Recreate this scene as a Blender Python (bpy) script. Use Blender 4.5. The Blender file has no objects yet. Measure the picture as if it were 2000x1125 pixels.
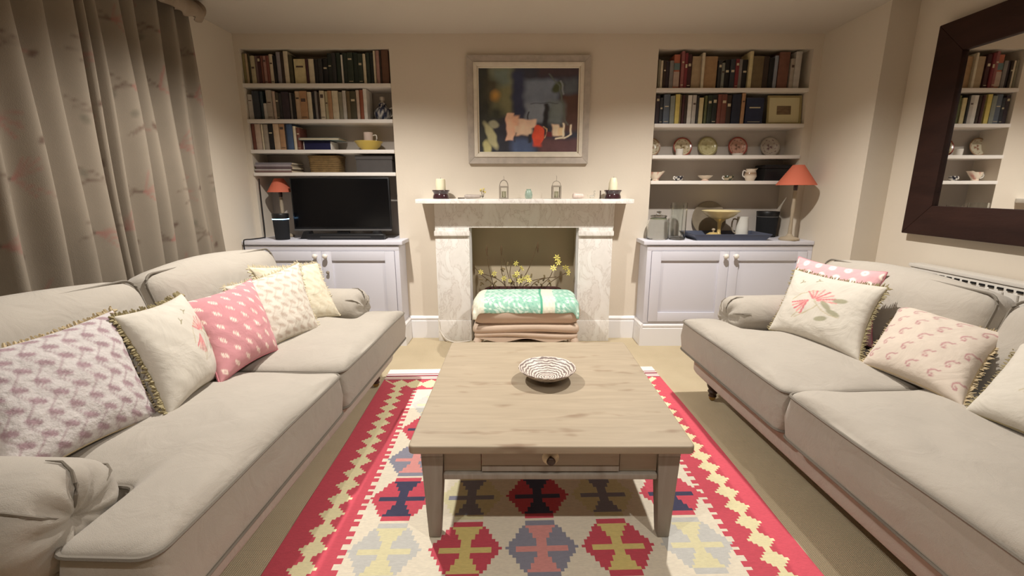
import bpy, bmesh, math, random
import numpy as np
from mathutils import Vector, Matrix
random.seed(7); np.random.seed(7)
scn = bpy.context.scene; COL = scn.collection
PI = math.pi
def S(r, g, b):
    f = lambda c: (c/255/12.92) if c/255 <= .04045 else ((c/255+.055)/1.055)**2.4
    return (f(r), f(g), f(b), 1.0)
# ------------------------------------------------------------------ camera
FPX = 870.0; PITCH = math.atan(195/870)
cam = bpy.data.cameras.new('camera'); camo = bpy.data.objects.new('camera', cam); COL.objects.link(camo)
cam.sensor_width = 36; cam.lens = 36*FPX/2000; cam.shift_x = -10/2000; cam.clip_start = .02
camo.location = (0, 0, 1.265); camo.rotation_euler = (PI/2-PITCH, 0, 0)
scn.camera = camo
# ------------------------------------------------------------------ world, exposure
w = bpy.data.worlds.new('night'); scn.world = w; w.use_nodes = True
w.node_tree.nodes['Background'].inputs[0].default_value = (1, .93, .82, 1)
w.node_tree.nodes['Background'].inputs[1].default_value = .02
vs = scn.view_settings; vs.view_transform = 'Standard'; vs.look = 'None'; vs.gamma = 1; vs.use_curve_mapping = False
vs.exposure = 0.74
# ceiling downlights: (x, y, watts); the lamps are built with their fittings at the end of the structure
DOWN = [(-1.0, 2.48, 128), (1.1, 2.48, 118), (-.75, .35, 31), (.9, .35, 31)]
SPOT_ANGLE, SPOT_BLEND, LAMP_COL = 142, .85, (1.0, .955, .9)
CEIL = 2.40

# ------------------------------------------------------------------ materials
def mat(name, col, rough=.6, bump=0, bscale=40, var=0, vscale=6, metal=0, spec=.5, trans=0, emit=None, estr=0, attr=None, sheen=0, stretch=(1,1,1), bdist=.004, ior=1.45, coat=0, wrinkle=0):
    m = bpy.data.materials.new(name); m.use_nodes = True
    nt = m.node_tree; N = nt.nodes; L = nt.links; p = N['Principled BSDF']
    p.inputs['Base Color'].default_value = col; p.inputs['Roughness'].default_value = rough
    p.inputs['Metallic'].default_value = metal; p.inputs['Specular IOR Level'].default_value = spec
    p.inputs['IOR'].default_value = ior
    if trans: p.inputs['Transmission Weight'].default_value = trans
    if sheen: p.inputs['Sheen Weight'].default_value = sheen
    if coat: p.inputs['Coat Weight'].default_value = coat
    if emit: p.inputs['Emission Color'].default_value = emit; p.inputs['Emission Strength'].default_value = estr
    src = None
    if attr:
        a = N.new('ShaderNodeAttribute'); a.attribute_name = attr; src = a.outputs['Color']
    if bump or var:
        tc = N.new('ShaderNodeTexCoord'); mp = N.new('ShaderNodeMapping'); mp.inputs['Scale'].default_value = stretch
        L.new(tc.outputs['Object'], mp.inputs['Vector'])
    if var:
        n = N.new('ShaderNodeTexNoise'); n.inputs['Scale'].default_value = vscale; n.inputs['Detail'].default_value = 5
        L.new(mp.outputs[0], n.inputs['Vector'])
        mr = N.new('ShaderNodeMapRange'); mr.inputs['From Min'].default_value = .3; mr.inputs['From Max'].default_value = .7
        mr.inputs['To Min'].default_value = 1-var; mr.inputs['To Max'].default_value = 1+var
        L.new(n.outputs['Fac'], mr.inputs['Value'])
        h = N.new('ShaderNodeVectorMath'); h.operation = 'SCALE'
        if src: L.new(src, h.inputs[0])
        else: h.inputs[0].default_value = col[:3]
        L.new(mr.outputs[0], h.inputs['Scale']); src = h.outputs[0]
    if src: L.new(src, p.inputs['Base Color'])
    b1 = None
    if wrinkle:
        n3 = N.new('ShaderNodeTexNoise'); n3.inputs['Scale'].default_value = 8; n3.inputs['Detail'].default_value = 4; n3.inputs['Distortion'].default_value = .8; L.new(tc.outputs['Object'], n3.inputs['Vector'])
        b1 = N.new('ShaderNodeBump'); b1.inputs['Strength'].default_value = wrinkle; b1.inputs['Distance'].default_value = .03; L.new(n3.outputs['Fac'], b1.inputs['Height'])
    if bump:
        n2 = N.new('ShaderNodeTexNoise'); n2.inputs['Scale'].default_value = bscale; n2.inputs['Detail'].default_value = 3
        L.new(mp.outputs[0], n2.inputs['Vector'])
        b = N.new('ShaderNodeBump'); b.inputs['Strength'].default_value = bump; b.inputs['Distance'].default_value = bdist
        L.new(n2.outputs['Fac'], b.inputs['Height']); L.new(b.outputs[0], p.inputs['Normal'])
        if b1: L.new(b1.outputs[0], b.inputs['Normal'])
    return m
M = {}
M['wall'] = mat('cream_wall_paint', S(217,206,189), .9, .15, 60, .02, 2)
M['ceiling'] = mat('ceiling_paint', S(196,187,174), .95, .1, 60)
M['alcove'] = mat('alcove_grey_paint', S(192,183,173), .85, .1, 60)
M['trim'] = mat('white_gloss_trim', S(232,230,230), .35, .05, 30)
M['cab'] = mat('pale_grey_cabinet_paint', S(212,211,219), .45, .08, 25)
M['shelf'] = mat('off_white_shelf_paint', S(228,222,214), .45, .05, 30)
M['linen'] = mat('grey_linen', S(169,161,149), .95, .45, 520, .035, 7, sheen=.15, bdist=.002, wrinkle=.3)
M['piping'] = mat('grey_piping', S(122,115,104), .9, .3, 500)
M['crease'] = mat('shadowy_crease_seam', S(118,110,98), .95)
M['darkwood'] = mat('dark_turned_wood', S(58,40,28), .4, .1, 30, .15, 20)
M['brass'] = mat('brass', S(170,140,90), .3, metal=1)
M['mirror_frame'] = mat('dark_mahogany_stain', S(50,30,24), .6, .35, 60, .3, 9, spec=.25, stretch=(1,.25,1))
M['mirror'] = mat('mirror_glass', (.88,.88,.87,1), .015, metal=1)
M['glass'] = mat('clear_glass', (.97,.99,.98,1), .02, trans=1)
M['black'] = mat('black_plastic', S(22,22,24), .4)
M['screen'] = mat('black_screen', S(10,10,12), .18, .02, 3, spec=.35)
M['greyplastic'] = mat('dark_grey_plastic', S(95,93,92), .4)
M['ringlight'] = mat('blue_white_light_ring', S(180,215,255), .4, emit=S(150,205,255), estr=5)
M['plainwhite'] = mat('white_ceramic', S(232,226,216), .25, coat=.3)
M['paper'] = mat('page_paper', S(222,208,178), .9, .4, 300, stretch=(40,1,1))
M['attr'] = mat('printed_cloth', (1,1,1,1), .95, .35, 500, .03, 30, attr='Col', sheen=.1, bdist=.0015, wrinkle=.35)
M['attr_quilt'] = mat('quilted_printed_cloth', (1,1,1,1), .95, .8, 60, .04, 30, attr='Col', sheen=.1, bdist=.006)
M['paint'] = mat('oil_paint', (1,1,1,1), .6, .5, 60, .12, 14, attr='Col', bdist=.003)
M['ceramic'] = mat('printed_ceramic', (1,1,1,1), .2, attr='Col', coat=.3)
M['curtain'] = mat('printed_curtain_cloth', (1,1,1,1), .95, .35, 300, .05, 6, attr='Col', bdist=.002)
M['orange'] = mat('coral_orange_shade', S(200,106,80), .8, .2, 200)
M['shade_in'] = mat('pale_shade_lining', S(225,200,180), .9)
M['stonewash'] = mat('grey_turned_lamp_wood', S(165,150,128), .6, .2, 40, .1, 10)
M['candle'] = mat('ivory_wax', S(236,228,196), .5)
M['aubergine'] = mat('aubergine_glaze', S(58,34,38), .15, coat=.5)
M['lantern'] = mat('weathered_grey_metal', S(146,136,122), .6, .3, 60, .1, 30)
M['rattan'] = mat('brown_wicker', S(112,88,52), .8, .8, 120, .2, 40)
M['greybox'] = mat('charcoal_card', S(72,68,66), .8, .2, 100, .05, 20)
M['navybox'] = mat('navy_card', S(28,30,66), .35, .05, 60)
M['tray'] = mat('slate_blue_tray', S(72,78,96), .4, .1, 30, .05, 10)
M['gold'] = mat('gold_lustre_glaze', S(205,180,120), .3, metal=.35)
M['taupe'] = mat('taupe_hearth_paint', S(190,175,148), .9, .15, 40, .06, 3)
M['brownpot'] = mat('dark_red_basket', S(62,30,26), .8, .6, 90, .2, 30)
M['stem'] = mat('dry_brown_stem', S(88,68,44), .85)
M['petal'] = mat('yellow_petal', S(240,226,120), .7)
M['fawn'] = mat('fawn_upholstery', S(194,174,154), .95, .35, 400, .03, 8, bdist=.002)
M['radiator'] = mat('radiator_enamel', S(214,208,198), .4)
M['darkgap'] = mat('dark_void', S(20,17,15), .9)
M['cable_w'] = mat('white_cable', S(230,224,214), .5)

def node_mat(name):
    m = bpy.data.materials.new(name); m.use_nodes = True
    return m, m.node_tree.nodes, m.node_tree.links, m.node_tree.nodes['Principled BSDF']
def marble():
    m, N, L, p = node_mat('veined_grey_marble')
    tc = N.new('ShaderNodeTexCoord'); n = N.new('ShaderNodeTexNoise'); n.inputs['Scale'].default_value = 6; n.inputs['Detail'].default_value = 12; n.inputs['Distortion'].default_value = .7; n.inputs['Roughness'].default_value = .62
    mp = N.new('ShaderNodeMapping'); mp.inputs['Rotation'].default_value = (0, .7, 0); mp.inputs['Scale'].default_value = (1.6, 1, .8)
    L.new(tc.outputs['Object'], mp.inputs[0]); L.new(mp.outputs[0], n.inputs['Vector'])
    r = N.new('ShaderNodeValToRGB'); e = r.color_ramp.elements
    e[0].position = .3; e[0].color = S(224,220,213); e[1].position = .62; e[1].color = S(238,236,231)
    x = e.new(.46); x.color = S(232,228,222); x = e.new(.485); x.color = S(212,206,198); x = e.new(.51); x.color = S(233,230,224)
    L.new(n.outputs['Fac'], r.inputs[0]); L.new(r.outputs[0], p.inputs['Base Color']); p.inputs['Roughness'].default_value = .3
    return m
M['marble'] = marble()
def wood(name, c1, c2, c3, rough=.55, axis=0, sc=1):
    m, N, L, p = node_mat(name)
    tc = N.new('ShaderNodeTexCoord'); mp = N.new('ShaderNodeMapping'); s = [22*sc]*3; s[axis] = 2.2*sc; mp.inputs['Scale'].default_value = s
    L.new(tc.outputs['Object'], mp.inputs[0])
    n = N.new('ShaderNodeTexNoise'); n.inputs['Scale'].default_value = 1.6; n.inputs['Detail'].default_value = 7; n.inputs['Distortion'].default_value = .7; L.new(mp.outputs[0], n.inputs['Vector'])
    r = N.new('ShaderNodeValToRGB'); e = r.color_ramp.elements; e[0].position = .3; e[0].color = c2; e[1].position = .68; e[1].color = c1
    L.new(n.outputs['Fac'], r.inputs[0])
    # sparse dark dents and knots, stretched along the grain
    mp2 = N.new('ShaderNodeMapping'); s2 = [15*sc]*3; s2[axis] = 5*sc; mp2.inputs['Scale'].default_value = s2; L.new(tc.outputs['Object'], mp2.inputs[0])
    v = N.new('ShaderNodeTexNoise'); v.inputs['Scale'].default_value = 1.0; v.inputs['Detail'].default_value = 2; L.new(mp2.outputs[0], v.inputs['Vector'])
    mr = N.new('ShaderNodeMapRange'); mr.inputs['From Min'].default_value = .60; mr.inputs['From Max'].default_value = .74; mr.inputs['To Max'].default_value = .7; L.new(v.outputs['Fac'], mr.inputs['Value'])
    mx = N.new('ShaderNodeMix'); mx.data_type = 'RGBA'; L.new(mr.outputs[0], mx.inputs['Factor']); L.new(r.outputs[0], mx.inputs['A']); mx.inputs['B'].default_value = c3
    L.new(mx.outputs['Result'], p.inputs['Base Color']); p.inputs['Roughness'].default_value = rough; p.inputs['Specular IOR Level'].default_value = .3
    b = N.new('ShaderNodeBump'); b.inputs['Strength'].default_value = .25; b.inputs['Distance'].default_value = .003; L.new(n.outputs['Fac'], b.inputs['Height']); L.new(b.outputs[0], p.inputs['Normal'])
    return m
M['tabletop'] = wood('bleached_pine_top', S(166,151,129), S(154,140,119), S(112,86,64))
M['tableleg'] = wood('limed_pine_leg', S(154,146,134), S(142,133,121), S(112,99,86), axis=2)
M['tablerail'] = wood('limed_pine_rail', S(162,149,131), S(148,135,117), S(114,97,79))
def sisal():
    m, N, L, p = node_mat('sisal_weave')
    tc = N.new('ShaderNodeTexCoord')
    w1 = N.new('ShaderNodeTexWave'); w1.inputs['Scale'].default_value = 42; w1.inputs['Distortion'].default_value = .6; w1.bands_direction = 'X'
    w2 = N.new('ShaderNodeTexWave'); w2.inputs['Scale'].default_value = 60; w2.inputs['Distortion'].default_value = .8; w2.bands_direction = 'Y'
    n = N.new('ShaderNodeTexNoise'); n.inputs['Scale'].default_value = 5; n.inputs['Detail'].default_value = 6
    for q in (w1, w2, n): L.new(tc.outputs['Object'], q.inputs['Vector'])
    a = N.new('ShaderNodeMath'); a.operation = 'MULTIPLY'; L.new(w1.outputs['Fac'], a.inputs[0]); L.new(w2.outputs['Fac'], a.inputs[1])
    r = N.new('ShaderNodeValToRGB'); r.color_ramp.elements[0].color = S(172,155,124); r.color_ramp.elements[1].color = S(212,196,165)
    ad = N.new('ShaderNodeMath'); ad.operation = 'MULTIPLY_ADD'; L.new(n.outputs['Fac'], ad.inputs[0]); ad.inputs[1].default_value = .5; L.new(a.outputs[0], ad.inputs[2])
    L.new(ad.outputs[0], r.inputs[0]); L.new(r.outputs[0], p.inputs['Base Color']); p.inputs['Roughness'].default_value = .95
    b = N.new('ShaderNodeBump'); b.inputs['Strength'].default_value = .5; b.inputs['Distance'].default_value = .004; L.new(a.outputs[0], b.inputs['Height']); L.new(b.outputs[0], p.inputs['Normal'])
    return m
M['sisal'] = sisal()
def rings():
    m, N, L, p = node_mat('swirled_brown_white_bowl')
    tc = N.new('ShaderNodeTexCoord'); w1 = N.new('ShaderNodeTexWave'); w1.wave_type = 'RINGS'; w1.rings_direction = 'Z'
    w1.inputs['Scale'].default_value = 26; w1.inputs['Distortion'].default_value = 6; w1.inputs['Detail'].default_value = 3; w1.inputs['Detail Scale'].default_value = 1.2
    L.new(tc.outputs['Object'], w1.inputs['Vector'])
    r = N.new('ShaderNodeValToRGB'); e = r.color_ramp.elements; e[0].position = .2; e[0].color = S(112,96,90); e[1].position = .8; e[1].color = S(206,195,183)
    L.new(w1.outputs['Fac'], r.inputs[0]); L.new(r.outputs[0], p.inputs['Base Color']); p.inputs['Roughness'].default_value = .5
    return m
M['bowlrings'] = rings()
CM = {}
def cmat(rgb, rough=.6, var=.12):
    g_ = sum(rgb)/3; rgb = tuple(int(round(c*.74+g_*.26)) for c in rgb); k = (rgb, rough)
    if k not in CM: CM[k] = mat('bookcloth_%d_%d_%d' % rgb, S(*rgb), rough, .1, 200, var, 25)
    return CM[k]

# ------------------------------------------------------------------ object helpers
def link(o, parent=None):
    COL.objects.link(o)
    if parent: o.parent = parent
    return o
def tag(o, label, cat=None, group=None):
    o['label'] = label
    if cat: o['category'] = cat
    if group: o['group'] = group
    return o
def thing(name, label, cat, loc=(0,0,0), rotz=0, group=None):
    o = bpy.data.objects.new(name, None); o.location = loc; o.rotation_euler = (0,0,rotz); o.empty_display_size = .05
    return tag(link(o), label, cat, group)
class MB:
    def __init__(s): s.v = []; s.f = []; s.mi = []; s.c = None
    def add(s, V, F, mi=0):
        o = len(s.v); s.v += [tuple(q) for q in V]; s.f += [tuple(i+o for i in f) for f in F]; s.mi += [mi]*len(F); return s
    def box(s, x0, x1, y0, y1, z0, z1, mi=0):
        V = [(x0,y0,z0),(x1,y0,z0),(x1,y1,z0),(x0,y1,z0),(x0,y0,z1),(x1,y0,z1),(x1,y1,z1),(x0,y1,z1)]
        return s.add(V, [(3,2,1,0),(4,5,6,7),(0,1,5,4),(1,2,6,5),(2,3,7,6),(3,0,4,7)], mi)
    def frustum(s, b, t, z0, z1, mi=0):   # b,t = (x0,x1,y0,y1)
        V = [(b[0],b[2],z0),(b[1],b[2],z0),(b[1],b[3],z0),(b[0],b[3],z0),(t[0],t[2],z1),(t[1],t[2],z1),(t[1],t[3],z1),(t[0],t[3],z1)]
        return s.add(V, [(3,2,1,0),(4,5,6,7),(0,1,5,4),(1,2,6,5),(2,3,7,6),(3,0,4,7)], mi)
    def prism(s, pts, a0, a1, axis='y', mi=0):   # pts polygon; extruded along axis
        n = len(pts)
        mk = {'y': lambda p, a: (p[0], a, p[1]), 'x': lambda p, a: (a, p[0], p[1]), 'z': lambda p, a: (p[0], p[1], a)}[axis]
        V = [mk(p, a0) for p in pts]+[mk(p, a1) for p in pts]
        F = [tuple(range(n)), tuple(range(2*n-1, n-1, -1))]+[(i, (i+1) % n + 0, (i+1) % n + n, i+n) for i in range(n)]
        return s.add(V, F, mi)
    def lathe(s, prof, seg=32, c=(0,0,0), axis='z', sx=1, sy=1, mi=0, closed=False):
        V = []; F = []; n = len(prof)
        for r, z in prof:
            for k in range(seg):
                a = 2*PI*k/seg; x = r*math.cos(a)*sx; y = r*math.sin(a)*sy
                V.append({'z': (c[0]+x, c[1]+y, c[2]+z), 'y': (c[0]+x, c[1]+z, c[2]+y), 'x': (c[0]+z, c[1]+x, c[2]+y)}[axis])
        m = n if closed else n-1
        for i in range(m):
            for k in range(seg):
                a = i*seg+k; b = i*seg+(k+1) % seg; j = (i+1) % n
                F.append((a, b, j*seg+(k+1) % seg, j*seg+k))
        if not closed:
            F.append(tuple(range(seg-1, -1, -1))); F.append(tuple((n-1)*seg+k for k in range(seg)))
        return s.add(V, F, mi)
    def tube(s, path, r, seg=6, closed=False, mi=0):
        P = [Vector(p) for p in path]; n = len(P); V = []; F = []
        up = Vector((0,0,1)); R = r if isinstance(r, (list, tuple)) else [r]*n
        for i in range(n):
            d = (P[(i+1) % n]-P[i-1]) if closed else (P[min(i+1, n-1)]-P[max(i-1, 0)])
            if d.length < 1e-9: d = Vector((1,0,0))
            d.normalize(); u = up if abs(d.z) < .95 else Vector((1,0,0))
            a = d.cross(u).normalized(); b = a.cross(d)
            for k in range(seg):
                t = 2*PI*k/seg; V.append(P[i]+(a*math.cos(t)+b*math.sin(t))*R[i])
        for i in range(n if closed else n-1):
            j = (i+1) % n
            for k in range(seg): F.append((i*seg+k, i*seg+(k+1) % seg, j*seg+(k+1) % seg, j*seg+k))
        if not closed:
            F.append(tuple(range(seg-1, -1, -1))); F.append(tuple((n-1)*seg+k for k in range(seg)))
        return s.add(V, F, mi)
    def grid(s, P, mi=0, flip=False):      # P[i][j] points
        n, m = len(P), len(P[0]); V = [q for row in P for q in row]; F = []
        for i in range(n-1):
            for j in range(m-1):
                f = (i*m+j, i*m+j+1, (i+1)*m+j+1, (i+1)*m+j); F.append(f[::-1] if flip else f)
        return s.add(V, F, mi)
    def build(s, name, m, parent=None, bevel=0, seg=2, smooth=True, ang=40, cols=None, loc=None, weld=False):
        me = bpy.data.meshes.new(name); me.from_pydata(s.v, [], s.f)
        ms = m if isinstance(m, (list, tuple)) else [m]
        for q in ms: me.materials.append(M[q] if isinstance(q, str) else q)
        if len(ms) > 1: me.polygons.foreach_set('material_index', s.mi)
        if cols is not None:
            a = me.color_attributes.new('Col', 'FLOAT_COLOR', 'POINT'); a.data.foreach_set('color', np.asarray(cols, dtype=np.float32).ravel())
        bm = bmesh.new(); bm.from_mesh(me)
        if weld: bmesh.ops.remove_doubles(bm, verts=bm.verts, dist=1e-5)
        bmesh.ops.recalc_face_normals(bm, faces=bm.faces)
        if bevel:
            ed = [e for e in bm.edges if len(e.link_faces) == 2 and e.calc_face_angle(0) > .6]
            bmesh.ops.bevel(bm, geom=ed, offset=bevel, segments=seg, affect='EDGES', profile=.6, clamp_overlap=True)
        bm.to_mesh(me); bm.free()
        if smooth:
            me.polygons.foreach_set('use_smooth', [True]*len(me.polygons)); me.set_sharp_from_angle(angle=math.radians(ang))
        o = bpy.data.objects.new(name, me)
        if loc: o.location = loc
        return link(o, parent)
def struct(name, mb, m, **k):
    o = mb.build(name, m, **k); o['kind'] = 'structure'; return o
def softbox(sx, sy, sz, r, n=14, bulge=(0,0,0), c=(0,0,0), fn=None):
    """rounded box with bulging faces"""
    mb = MB(); key = {}; V = []; F = []
    h = (sx/2, sy/2, sz/2); r = min(r, *h)
    def pt(p):
        k = tuple(round(q, 5) for q in p)
        if k in key: return key[k]
        q = [p[i]*h[i] for i in range(3)]; inn = [max(-(h[i]-r), min(h[i]-r, q[i])) for i in range(3)]
        dv = Vector([q[i]-inn[i] for i in range(3)])
        if dv.length > 1e-9:
            # map the cube corner shell onto a sphere shell
            dn = Vector(dv); mx = max(abs(t) for t in dn); dv = dn.normalized()*mx
        o = [inn[i]+dv[i] for i in range(3)]
        for i in range(3):
            j, l = (i+1) % 3, (i+2) % 3
            o[i] += bulge[i]*(o[i]/h[i])*max(0, 1-(o[j]/h[j])**2)*max(0, 1-(o[l]/h[l])**2)
        if fn: o = fn(*o)
        key[k] = len(V); V.append((o[0]+c[0], o[1]+c[1], o[2]+c[2])); return key[k]
    # non-uniform parameters: denser near the edges
    def par(i):
        t = i/n*2-1; return math.copysign(1-(1-abs(t))**1.5, t)
    T = [par(i) for i in range(n+1)]
    for ax in range(3):
        for sg in (-1, 1):
            for i in range(n):
                for j in range(n):
                    q = []
                    for a, b in ((i,j),(i+1,j),(i+1,j+1),(i,j+1)):
                        p = [0,0,0]; p[ax] = sg; p[(ax+1) % 3] = T[a]; p[(ax+2) % 3] = T[b]; q.append(pt(p))
                    F.append(tuple(q) if sg > 0 else tuple(q[::-1]))
    return mb.add(V, F)
def catmull(pts, n=8, closed=False):
    P = [Vector(p) for p in pts]; o = []; N = len(P)
    for i in range(N if closed else N-1):
        g = lambda k: P[k % N] if closed else P[max(0, min(N-1, k))]
        a, b, c, d = g(i-1), g(i), g(i+1), g(i+2)
        for k in range(n):
            t = k/n; o.append(.5*((2*b)+(c-a)*t+(2*a-5*b+4*c-d)*t*t+(3*b-a-3*c+d)*t**3))
    if not closed: o.append(P[-1])
    return o
def rrect(x0, x1, y0, y1, r, n=6):
    o = []
    for cx, cy, a in ((x1-r, y1-r, 0), (x0+r, y1-r, PI/2), (x0+r, y0+r, PI), (x1-r, y0+r, 1.5*PI)):
        for k in range(n+1): t = a+PI/2*k/n; o.append((cx+r*math.cos(t), cy+r*math.sin(t)))
    return o
ORD = ['', 'first','second','third','fourth','fifth','sixth','seventh','eighth','ninth','tenth','eleventh','twelfth','thirteenth','fourteenth','fifteenth','sixteenth','seventeenth','eighteenth','nineteenth','twentieth']
def ordinal(n):
    if n <= 20: return ORD[n]
    if n == 30: return 'thirtieth'
    return ('twenty-' if n < 30 else 'thirty-')+ORD[n % 10]

# ------------------------------------------------------------------ structure of the room
XL, XR, XR2 = -2.15, 2.32, 2.50      # left wall, far and near stretches of the right wall
YB, YBACK, YA = 3.69, -1.9, 3.91     # back wall face, wall behind the camera, alcove back
AL = (-2.11, -.972); AR = (1.074, 2.248)
struct('floor', MB().box(XL-.1, XR2+.1, YBACK-.1, 4.1, -.1, 0), 'sisal', smooth=False)
struct('ceiling', MB().box(XL-.1, XR2+.1, YBACK-.1, 4.1, CEIL, CEIL+.1), 'ceiling', smooth=False)
struct('wall_left', MB().box(XL-.12, XL, YBACK-.1, 4.1, 0, CEIL), 'wall', smooth=False)
struct('wall_right', MB().prism([(XR,3.075),(XR,4.1),(XR2+.12,4.1),(XR2+.12,YBACK-.1),(XR2,YBACK-.1),(XR2,3.075)], 0, CEIL, 'z'), 'wall', smooth=False)
struct('wall_front', MB().box(XL, XR2, YBACK-.1, YBACK, 0, CEIL), 'wall', smooth=False)
FX0, FX1, FZ = -.405, .505, .955      # hearth opening
wb = MB()
wb.box(XL, AL[0], YB, YA, .83, 2.298); wb.box(AL[1], FX0, YB, YA, 0, 2.298); wb.box(FX1, AR[0], YB, YA, 0, 2.298)
wb.box(FX0, FX1, YB, YA, FZ, 2.298); wb.box(AR[1], XR, YB, YA, .83, 2.298); wb.box(XL, XR, YB, YA, 2.298, CEIL)
wb.box(XL, AL[1], YB, YA, 0, .83); wb.box(AR[0], XR, YB, YA, 0, .83)
struct('wall_back', wb, 'wall', smooth=False)
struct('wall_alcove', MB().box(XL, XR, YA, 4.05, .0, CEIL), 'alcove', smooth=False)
struct('wall_hearth', MB().box(FX0, FX1, YA-.03, YA, 0, FZ).box(FX0, FX0+.012, YB, YA-.03, 0, FZ).box(FX1-.012, FX1, YB, YA-.03, 0, FZ).box(FX0+.012, FX1-.012, YB+.0, YA-.03, FZ-.012, FZ), 'taupe', smooth=False)
def skirt_profile(h=.195, d=.02):
    return [(0,0),(-d,0),(-d,h*.78),(-d*.75,h*.80),(-d*.75,h*.84),(-d*.95,h*.86),(-d*.95,h*.92),(-d*.4,h*.98),(0,h)]
def skirting(name, x0, x1, y, m='trim'):
    return struct(name, MB().prism([(y+a, b) for a, b in skirt_profile()], x0, x1, 'x'), m, smooth=False)
skirting('baseboard_left', -.925, -.663, YB); skirting('baseboard_right', .775, 1.02, YB)
struct('baseboard_side', MB().prism([(XR2+a, b) for a, b in skirt_profile()], YBACK, 3.07, 'y'), 'trim', smooth=False)
struct('baseboard_window', MB().prism([(XL-a, b) for a, b in skirt_profile()], YBACK, 3.46, 'y'), 'trim', smooth=False)
# recessed downlights with their lamps
where = ['over the far end of the left sofa', 'over the far end of the right sofa', 'over the near end of the left sofa', 'over the near end of the right sofa']
for (x, y, wt), wh in zip(DOWN, where):
    t = thing('downlight', 'round white recessed downlight in the ceiling '+wh, 'ceiling light', (x, y, CEIL), 0, 'recessed ceiling downlights')
    MB().lathe([(.048,-.0005),(.048,-.006),(.036,-.009),(.034,-.002),(.034,-.0005)], 28, closed=True).build('trim_ring', 'trim', t)
    MB().lathe([(.034,-.0005),(.034,-.003),(.0,-.003)], 24).build('lens', mat('lamp_lens', (1,.95,.85,1), .4, emit=(1,.86,.68,1), estr=12), t)
    ld = bpy.data.lights.new('downlight_lamp', 'SPOT'); ld.energy = wt; ld.spot_size = math.radians(SPOT_ANGLE); ld.spot_blend = SPOT_BLEND; ld.color = LAMP_COL; ld.shadow_soft_size = .03
    lo = bpy.data.objects.new('downlight_lamp', ld); lo.location = (0,0,-.02); link(lo, t)

# ------------------------------------------------------------------ alcove shelves
SH_L = [2.05, 1.79, 1.562, 1.388]; SH_R = [2.017, 1.757, 1.521, 1.323]   # top faces
names = ['top', 'second', 'third', 'lowest']
for side, SH, (x0, x1) in (('left', SH_L, AL), ('right', SH_R, AR)):
    for z, nm in zip(SH, names):
        o = MB().box(x0+.001, x1-.001, YB-.012, YA-.001, z-.027, z).build('alcove_shelf', 'shelf', bevel=.002)
        tag(o, '%s painted shelf board in the alcove %s of the fireplace' % (nm if nm != 'second' else 'second', side), 'shelf', 'alcove shelf boards')

# ------------------------------------------------------------------ base cabinets and worktops
def cabinet(x0, x1, side, wall_left):
    yf = 3.49; t = thing('base_cabinet', 'pale grey painted two-door cupboard %s of the fireplace' % side, 'cabinet', ((x0+x1)/2, yf, 0))
    cx = (x0+x1)/2; a, b = x0-cx, x1-cx
    MB().box(a, b, 0.0, YB-yf-.001, .19, .825).build('body', 'cab', t, bevel=.002)
    MB().prism([(0+p, q) for p, q in skirt_profile(.19)], a-.0, b, 'x').box(a, b, 0, YB-yf-.001, 0, .188).build('plinth', 'trim', t, smooth=False)
    # return of the plinth moulding along the exposed end
    e0 = b if wall_left else a; sg = 1 if wall_left else -1
    MB().prism([(e0+sg*(-p)*1.0, q) for p, q in skirt_profile(.19)], -.02, YB-yf-.022, 'y').build('plinth_return', 'trim', t, smooth=False)
    # face frame
    st = .035
    MB().box(a, b, -.012, 0, .785, .825).box(a, a+st, -.012, 0, .192, .785).box(b-st, b, -.012, 0, .192, .785).box(a+st, b-st, -.012, 0, .192, .205).build('face_frame', 'cab', t, bevel=.001)
    mid = 0; g = .003
    for (d0, d1, hs) in ((a+st+g, mid-g/2, 1), (mid+g/2, b-st-g, -1)):
        d = bpy.data.objects.new('door', None); d.location = ((d0+d1)/2, -.006, .495); link(d, t); hw = (d1-d0)/2; hh = .287; fr = .075
        MB().box(-hw, hw, .0, .006, -hh, hh).build('door_panel', 'cab', d, bevel=.001)
        MB().box(-hw, -hw+fr, -.013, 0, -hh, hh).build('stile', 'cab', d, bevel=.0015)
        MB().box(hw-fr, hw, -.013, 0, -hh, hh).build('stile', 'cab', d, bevel=.0015)
        MB().box(-hw+fr, hw-fr, -.013, 0, hh-fr, hh).build('rail', 'cab', d, bevel=.0015)
        MB().box(-hw+fr, hw-fr, -.013, 0, -hh, -hh+fr).build('rail', 'cab', d, bevel=.0015)
        k = MB().lathe([(.009,0),(.008,-.014),(.012,-.02),(.019,-.028),(.02,-.036),(.015,-.044),(.006,-.048),(0,-.048)], 18, axis='y')
        k.build('knob', 'plainwhite', d, loc=(hs*(hw-.038), -.013, hh-.035))
        if side == 'left' and hs == -1:
            MB().lathe([(.006,0),(.006,-.01),(.013,-.018),(.013,-.024),(.0,-.03)], 16, axis='y').build('knob', 'lantern', d, loc=(-(hw-.045), -.013, hh-.165))
    return t
cabinet(XL+.002, -.928, 'left', True); cabinet(1.022, XR-.002, 'right', False)
for x0, x1, ax, side in ((XL+.002, -.897, AL, 'left'), (.99, XR-.002, AR, 'right')):
    pts = [(x0, 3.465), (x1, 3.465), (x1, YB-.001), (ax[1]-.001, YB-.001), (ax[1]-.001, YA-.001), (ax[0]+.001, YA-.001), (ax[0]+.001, YB-.001), (x0, YB-.001)]
    o = MB().prism(pts, .832, .862, 'z').build('worktop', 'cab', bevel=.004)
    tag(o, 'pale painted wooden worktop on the cupboard %s of the fireplace' % side, 'worktop', 'alcove worktops')
CT = .862   # worktop height

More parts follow.
